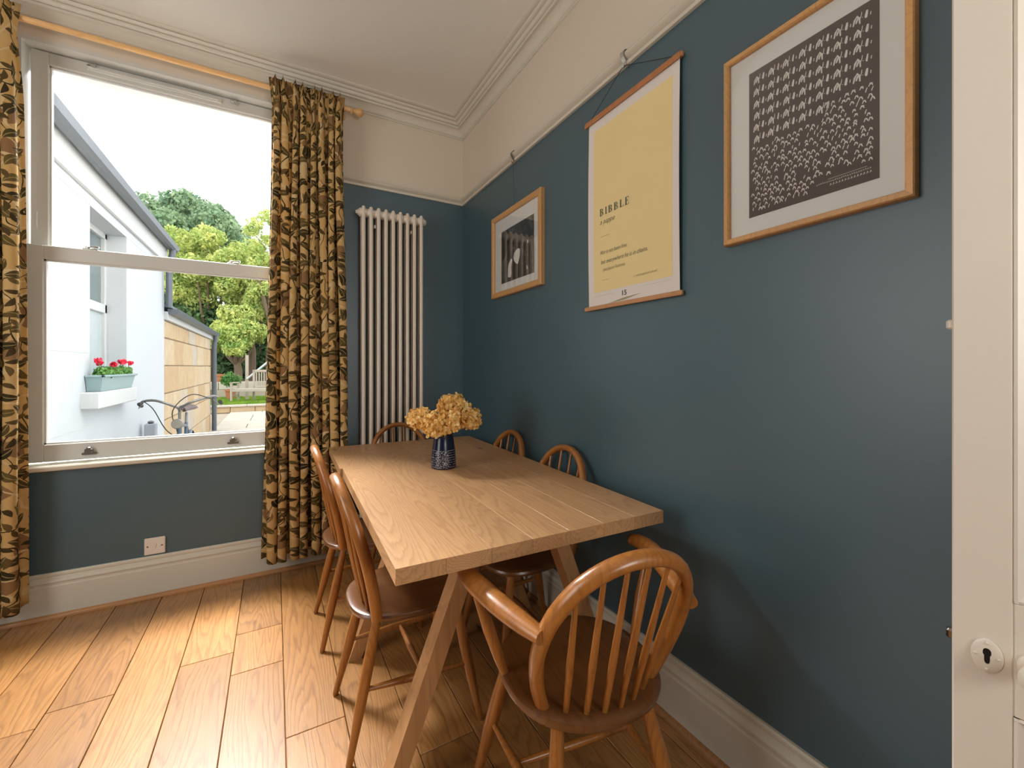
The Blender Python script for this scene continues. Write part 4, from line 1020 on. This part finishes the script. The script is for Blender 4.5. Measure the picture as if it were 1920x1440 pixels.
# lawn, retaining wall, far bed
ln = struct(MB().box(-9, 9, 12.55, 17.0, GZ-.1, .03).build('lawn', M['gwall'])); ln['kind'] = 'structure'
mb = MB(); Rn = np.random.RandomState(4); n = 22000
x = Rn.uniform(-3.2, .8, n); y = 12.68+Rn.rand(n)**1.3*4.05; hgt = Rn.uniform(.03, .06, n); a = Rn.uniform(0, PI, n); ww = .012
V = np.stack([np.stack([x-ww*np.cos(a), y-ww*np.sin(a), np.full(n, .028)], 1), np.stack([x+ww*np.cos(a), y+ww*np.sin(a), np.full(n, .028)], 1), np.stack([x+Rn.normal(scale=.02, size=n), y+Rn.normal(scale=.02, size=n), .028+hgt], 1)], 1).reshape(-1, 3)
mb.v = V.tolist(); mb.f = [(3*i, 3*i+1, 3*i+2) for i in range(n)]
g = fast_build(mb, 'grass', M['grass']); g['kind'] = 'stuff'; tag(g, 'short bright green lawn grass beyond the patio', 'grass')
MB().box(-9, 9, 12.56, 16.98, .028, .034).build('turf', M['grass'], ln)
rw_ = struct(MB().box(-9, 9, 12.44, 12.56, GZ-.1, .0).build('retaining_wall', M['gwall']))
R = random.Random(2); x = -4.5
while x < 3:
    dx = R.uniform(.35, .7); MB().box(x+.006, x+dx-.006, 12.38, 12.46, GZ-.02, .0, 0, .01).build('stone', M['stone'], rw_)
    x += dx
x = -4.5
while x < 3:
    dx = R.uniform(.6, .9); MB().box(x+.004, x+dx-.004, 12.34, 12.62, .0, .055, 0, .008).build('coping_stone', M['paving'], rw_); x += dx
bw = struct(MB().box(-9, 9, 16.9, 17.3, 0, .63).build('garden_wall', M['gwall']))
R = random.Random(12)
for k_ in range(2):
    x = -5.0+k_*.2
    while x < 2.5:
        dx = R.uniform(.4, .8); MB().box(x+.01, x+dx-.01, 16.84, 16.92, .03+k_*.30, .03+k_*.30+.29, 0, .01).build('stone', M['paving'] if R.random() < .5 else M['gwall'], bw); x += dx
struct(MB().box(-30, 30, 17.3, 60, -.1, .45).build('soil_bed', M['bark']))

def pot_plant(label, loc, pr_, ph, br, bz, seed, n=700):
    t = thing('potted_shrub', label, 'plant', loc)
    MB().lathe([(pr_*.72, 0), (pr_*.95, ph*.8), (pr_*1.08, ph*.82), (pr_*1.08, ph), (pr_*.95, ph), (pr_*.9, ph*.9), (.01, ph*.88)], (0, 0, 0), (0, 0, 1), 20).build('pot', M['terracotta'], t, True)
    mb = MB(); leaf_cloud(mb, [((0, 0, bz), br), ((br*.5, 0, bz*.9), br*.6), ((-br*.5, .1, bz*.95), br*.6)], n, .05, seed, .4); o = fast_build(mb, 'foliage', M['leafpot'], t); o['kind'] = 'stuff'
    return t
pot_plant('bushy green shrub in a terracotta pot on the lawn', (-2.62, 15.7, .03), .18, .36, .34, .72, 3)
t = thing('terracotta_pot', 'terracotta pot standing on the low garden wall', 'pot', (-3.10, 17.08, .635))
MB().lathe([(.13, 0), (.17, .22), (.195, .23), (.195, .29), (.17, .29), (.15, .26), (.01, .25)], (0, 0, 0), (0, 0, 1), 20).build('pot', M['terracotta'], t, True)

bn = thing('garden_bench', 'pale weathered wooden garden bench on the lawn', 'bench', (-1.92, 14.3, .03), math.radians(-18))
def bb_(name, *a): MB().box(*a, 0, .004).build(name, M['bench'], bn)
for x, y, h in ((-.52, -.25, .62), (.78, -.25, .62), (-.52, .28, .62), (.78, .28, 1.08), (-.02, .28, 1.08)): bb_('leg', x-.03, x+.03, y-.03, y+.03, 0, h)
for k_ in range(5): bb_('seat_slat', -.5, .78, -.24+k_*.10, -.16+k_*.10, .41, .435)
for k_ in range(9): bb_('back_slat', .05+k_*.08, .09+k_*.08, .265, .285, .50, 1.02)
bb_('back_rail', -.02, .78, .25, .30, 1.0, 1.08); bb_('back_rail', -.02, .78, .25, .30, .46, .52)
for x in (-.52, .78): bb_('arm_rest', x-.04, x+.04, -.30, .30, .62, .655)
bb_('front_rail', -.52, .78, -.27, -.22, .34, .41); bb_('side_rail', -.545, -.50, -.25, .28, .18, .23)
wp = thing('clothes_line_post', 'pale wooden post with a white diagonal prop behind the garden bench', 'post', (-2.08, 15.0, .03))
MB().box(-.05, .05, -.05, .05, 0, 1.60, 0, .004).build('post', M['bench'], wp)
MB().tube([(0, -.06, .75), (1.10, -.2, 1.78)], .035, 8).build('prop', M['annextrim'], wp)

def tree(name, label, loc, trunk_h, blobs, n, size, mat, seed, aspect=.6, jz=1.0):
    t = thing(name, label, 'tree', loc, 0, 'trees beyond the garden'); R = random.Random(seed)
    mb = MB().tube(bez([(0, 0, -.6), (.1, 0, trunk_h*.5), (0, .1, trunk_h)], 10), [.16]*2+[.14]*2+[.12]*(7), 8) if False else MB().tube([(0, 0, -.6), (.08, 0, trunk_h*.5), (0, .1, trunk_h)], [.20, .15, .10], 8)
    for c, r in blobs[:6]: mb.tube([(0, .05, trunk_h*.7), (c[0]*.5, c[1]*.5, trunk_h*.8+c[2]*.12), (c[0]*.9, c[1]*.9, c[2]*.9)], [.08, .05, .02], 6)
    mb.build('trunk', M['bark'], t, True)
    mb = MB(); leaf_cloud(mb, blobs, n, size, seed, .62, aspect, jz); o = fast_build(mb, 'crown', mat, t); o['kind'] = 'stuff'
def blobset(w, h, zc, n, r, seed, d=1.5):
    R = random.Random(seed); out = []
    for _ in range(n):
        a = R.uniform(0, 2*PI); q_ = math.sqrt(R.random()); out.append(((q_*w*math.cos(a), R.uniform(-d, d), zc+q_*h*math.sin(a)), r*R.uniform(.7, 1.2)))
    return out
tree('broadleaf_tree', 'distant blue green tree with a rounded crown above the roof slope', (-6.1, 27.5, .45), 5.5, blobset(2.9, 2.6, 8.0, 26, 1.15, 1), 24000, .13, M['leafblue'], 1)
tree('broadleaf_tree', 'dark green tree filling the gap behind the downpipe', (-4.6, 22.5, .45), 2.0, blobset(2.6, 2.2, 2.9, 20, .95, 2), 11000, .14, M['leafdark'], 2)
tree('acacia_tree', 'golden green tree rising from the outhouse roof to mid window', (-3.8, 19.8, .45), 3.0, blobset(1.5, 1.6, 5.2, 22, .62, 3, .8), 16000, .085, M['leafyellow'], 3, .45)
tree('acacia_tree', 'golden green tree at the right side, above the garden bench', (-2.15, 18.8, .45), 2.6, blobset(1.35, 1.5, 4.3, 24, .55, 4, .8), 16000, .08, M['leafyellow'], 4, .45)
tree('acacia_tree', 'low leafy golden green tree hanging over the potted shrub', (-2.6, 17.9, .45), 1.2, blobset(1.0, .75, 2.25, 16, .42, 5, .6), 11000, .07, M['leafyellow'], 5, .45)
tree('broadleaf_tree', 'dark green bushy tree low down behind the garden bench', (-2.3, 20.5, .45), 1.0, blobset(3.0, 1.6, 1.9, 22, .8, 6, .6), 9000, .13, M['leafdark'], 6)
tree('feathery_tree', 'tall sparse feathery tree at the right, beside the curtain', (-1.42, 17.9, .45), 4.0, blobset(.75, 2.3, 5.4, 20, .36, 7, .5), 3000, .09, M['leafyellow'], 7, .4)
tree('broadleaf_tree', 'mid green tree between the distant crown and the golden one', (-4.3, 24.0, .45), 4.0, blobset(2.4, 1.7, 6.3, 20, .9, 8), 15000, .11, M['leafblue'], 8)
hg = tag(MB().box(-14, 8, 29, 29.6, .3, 4.6).build('hedge', M['leafdark']), 'dark distant hedge far behind the trees', 'hedge'); hg['kind'] = 'stuff'
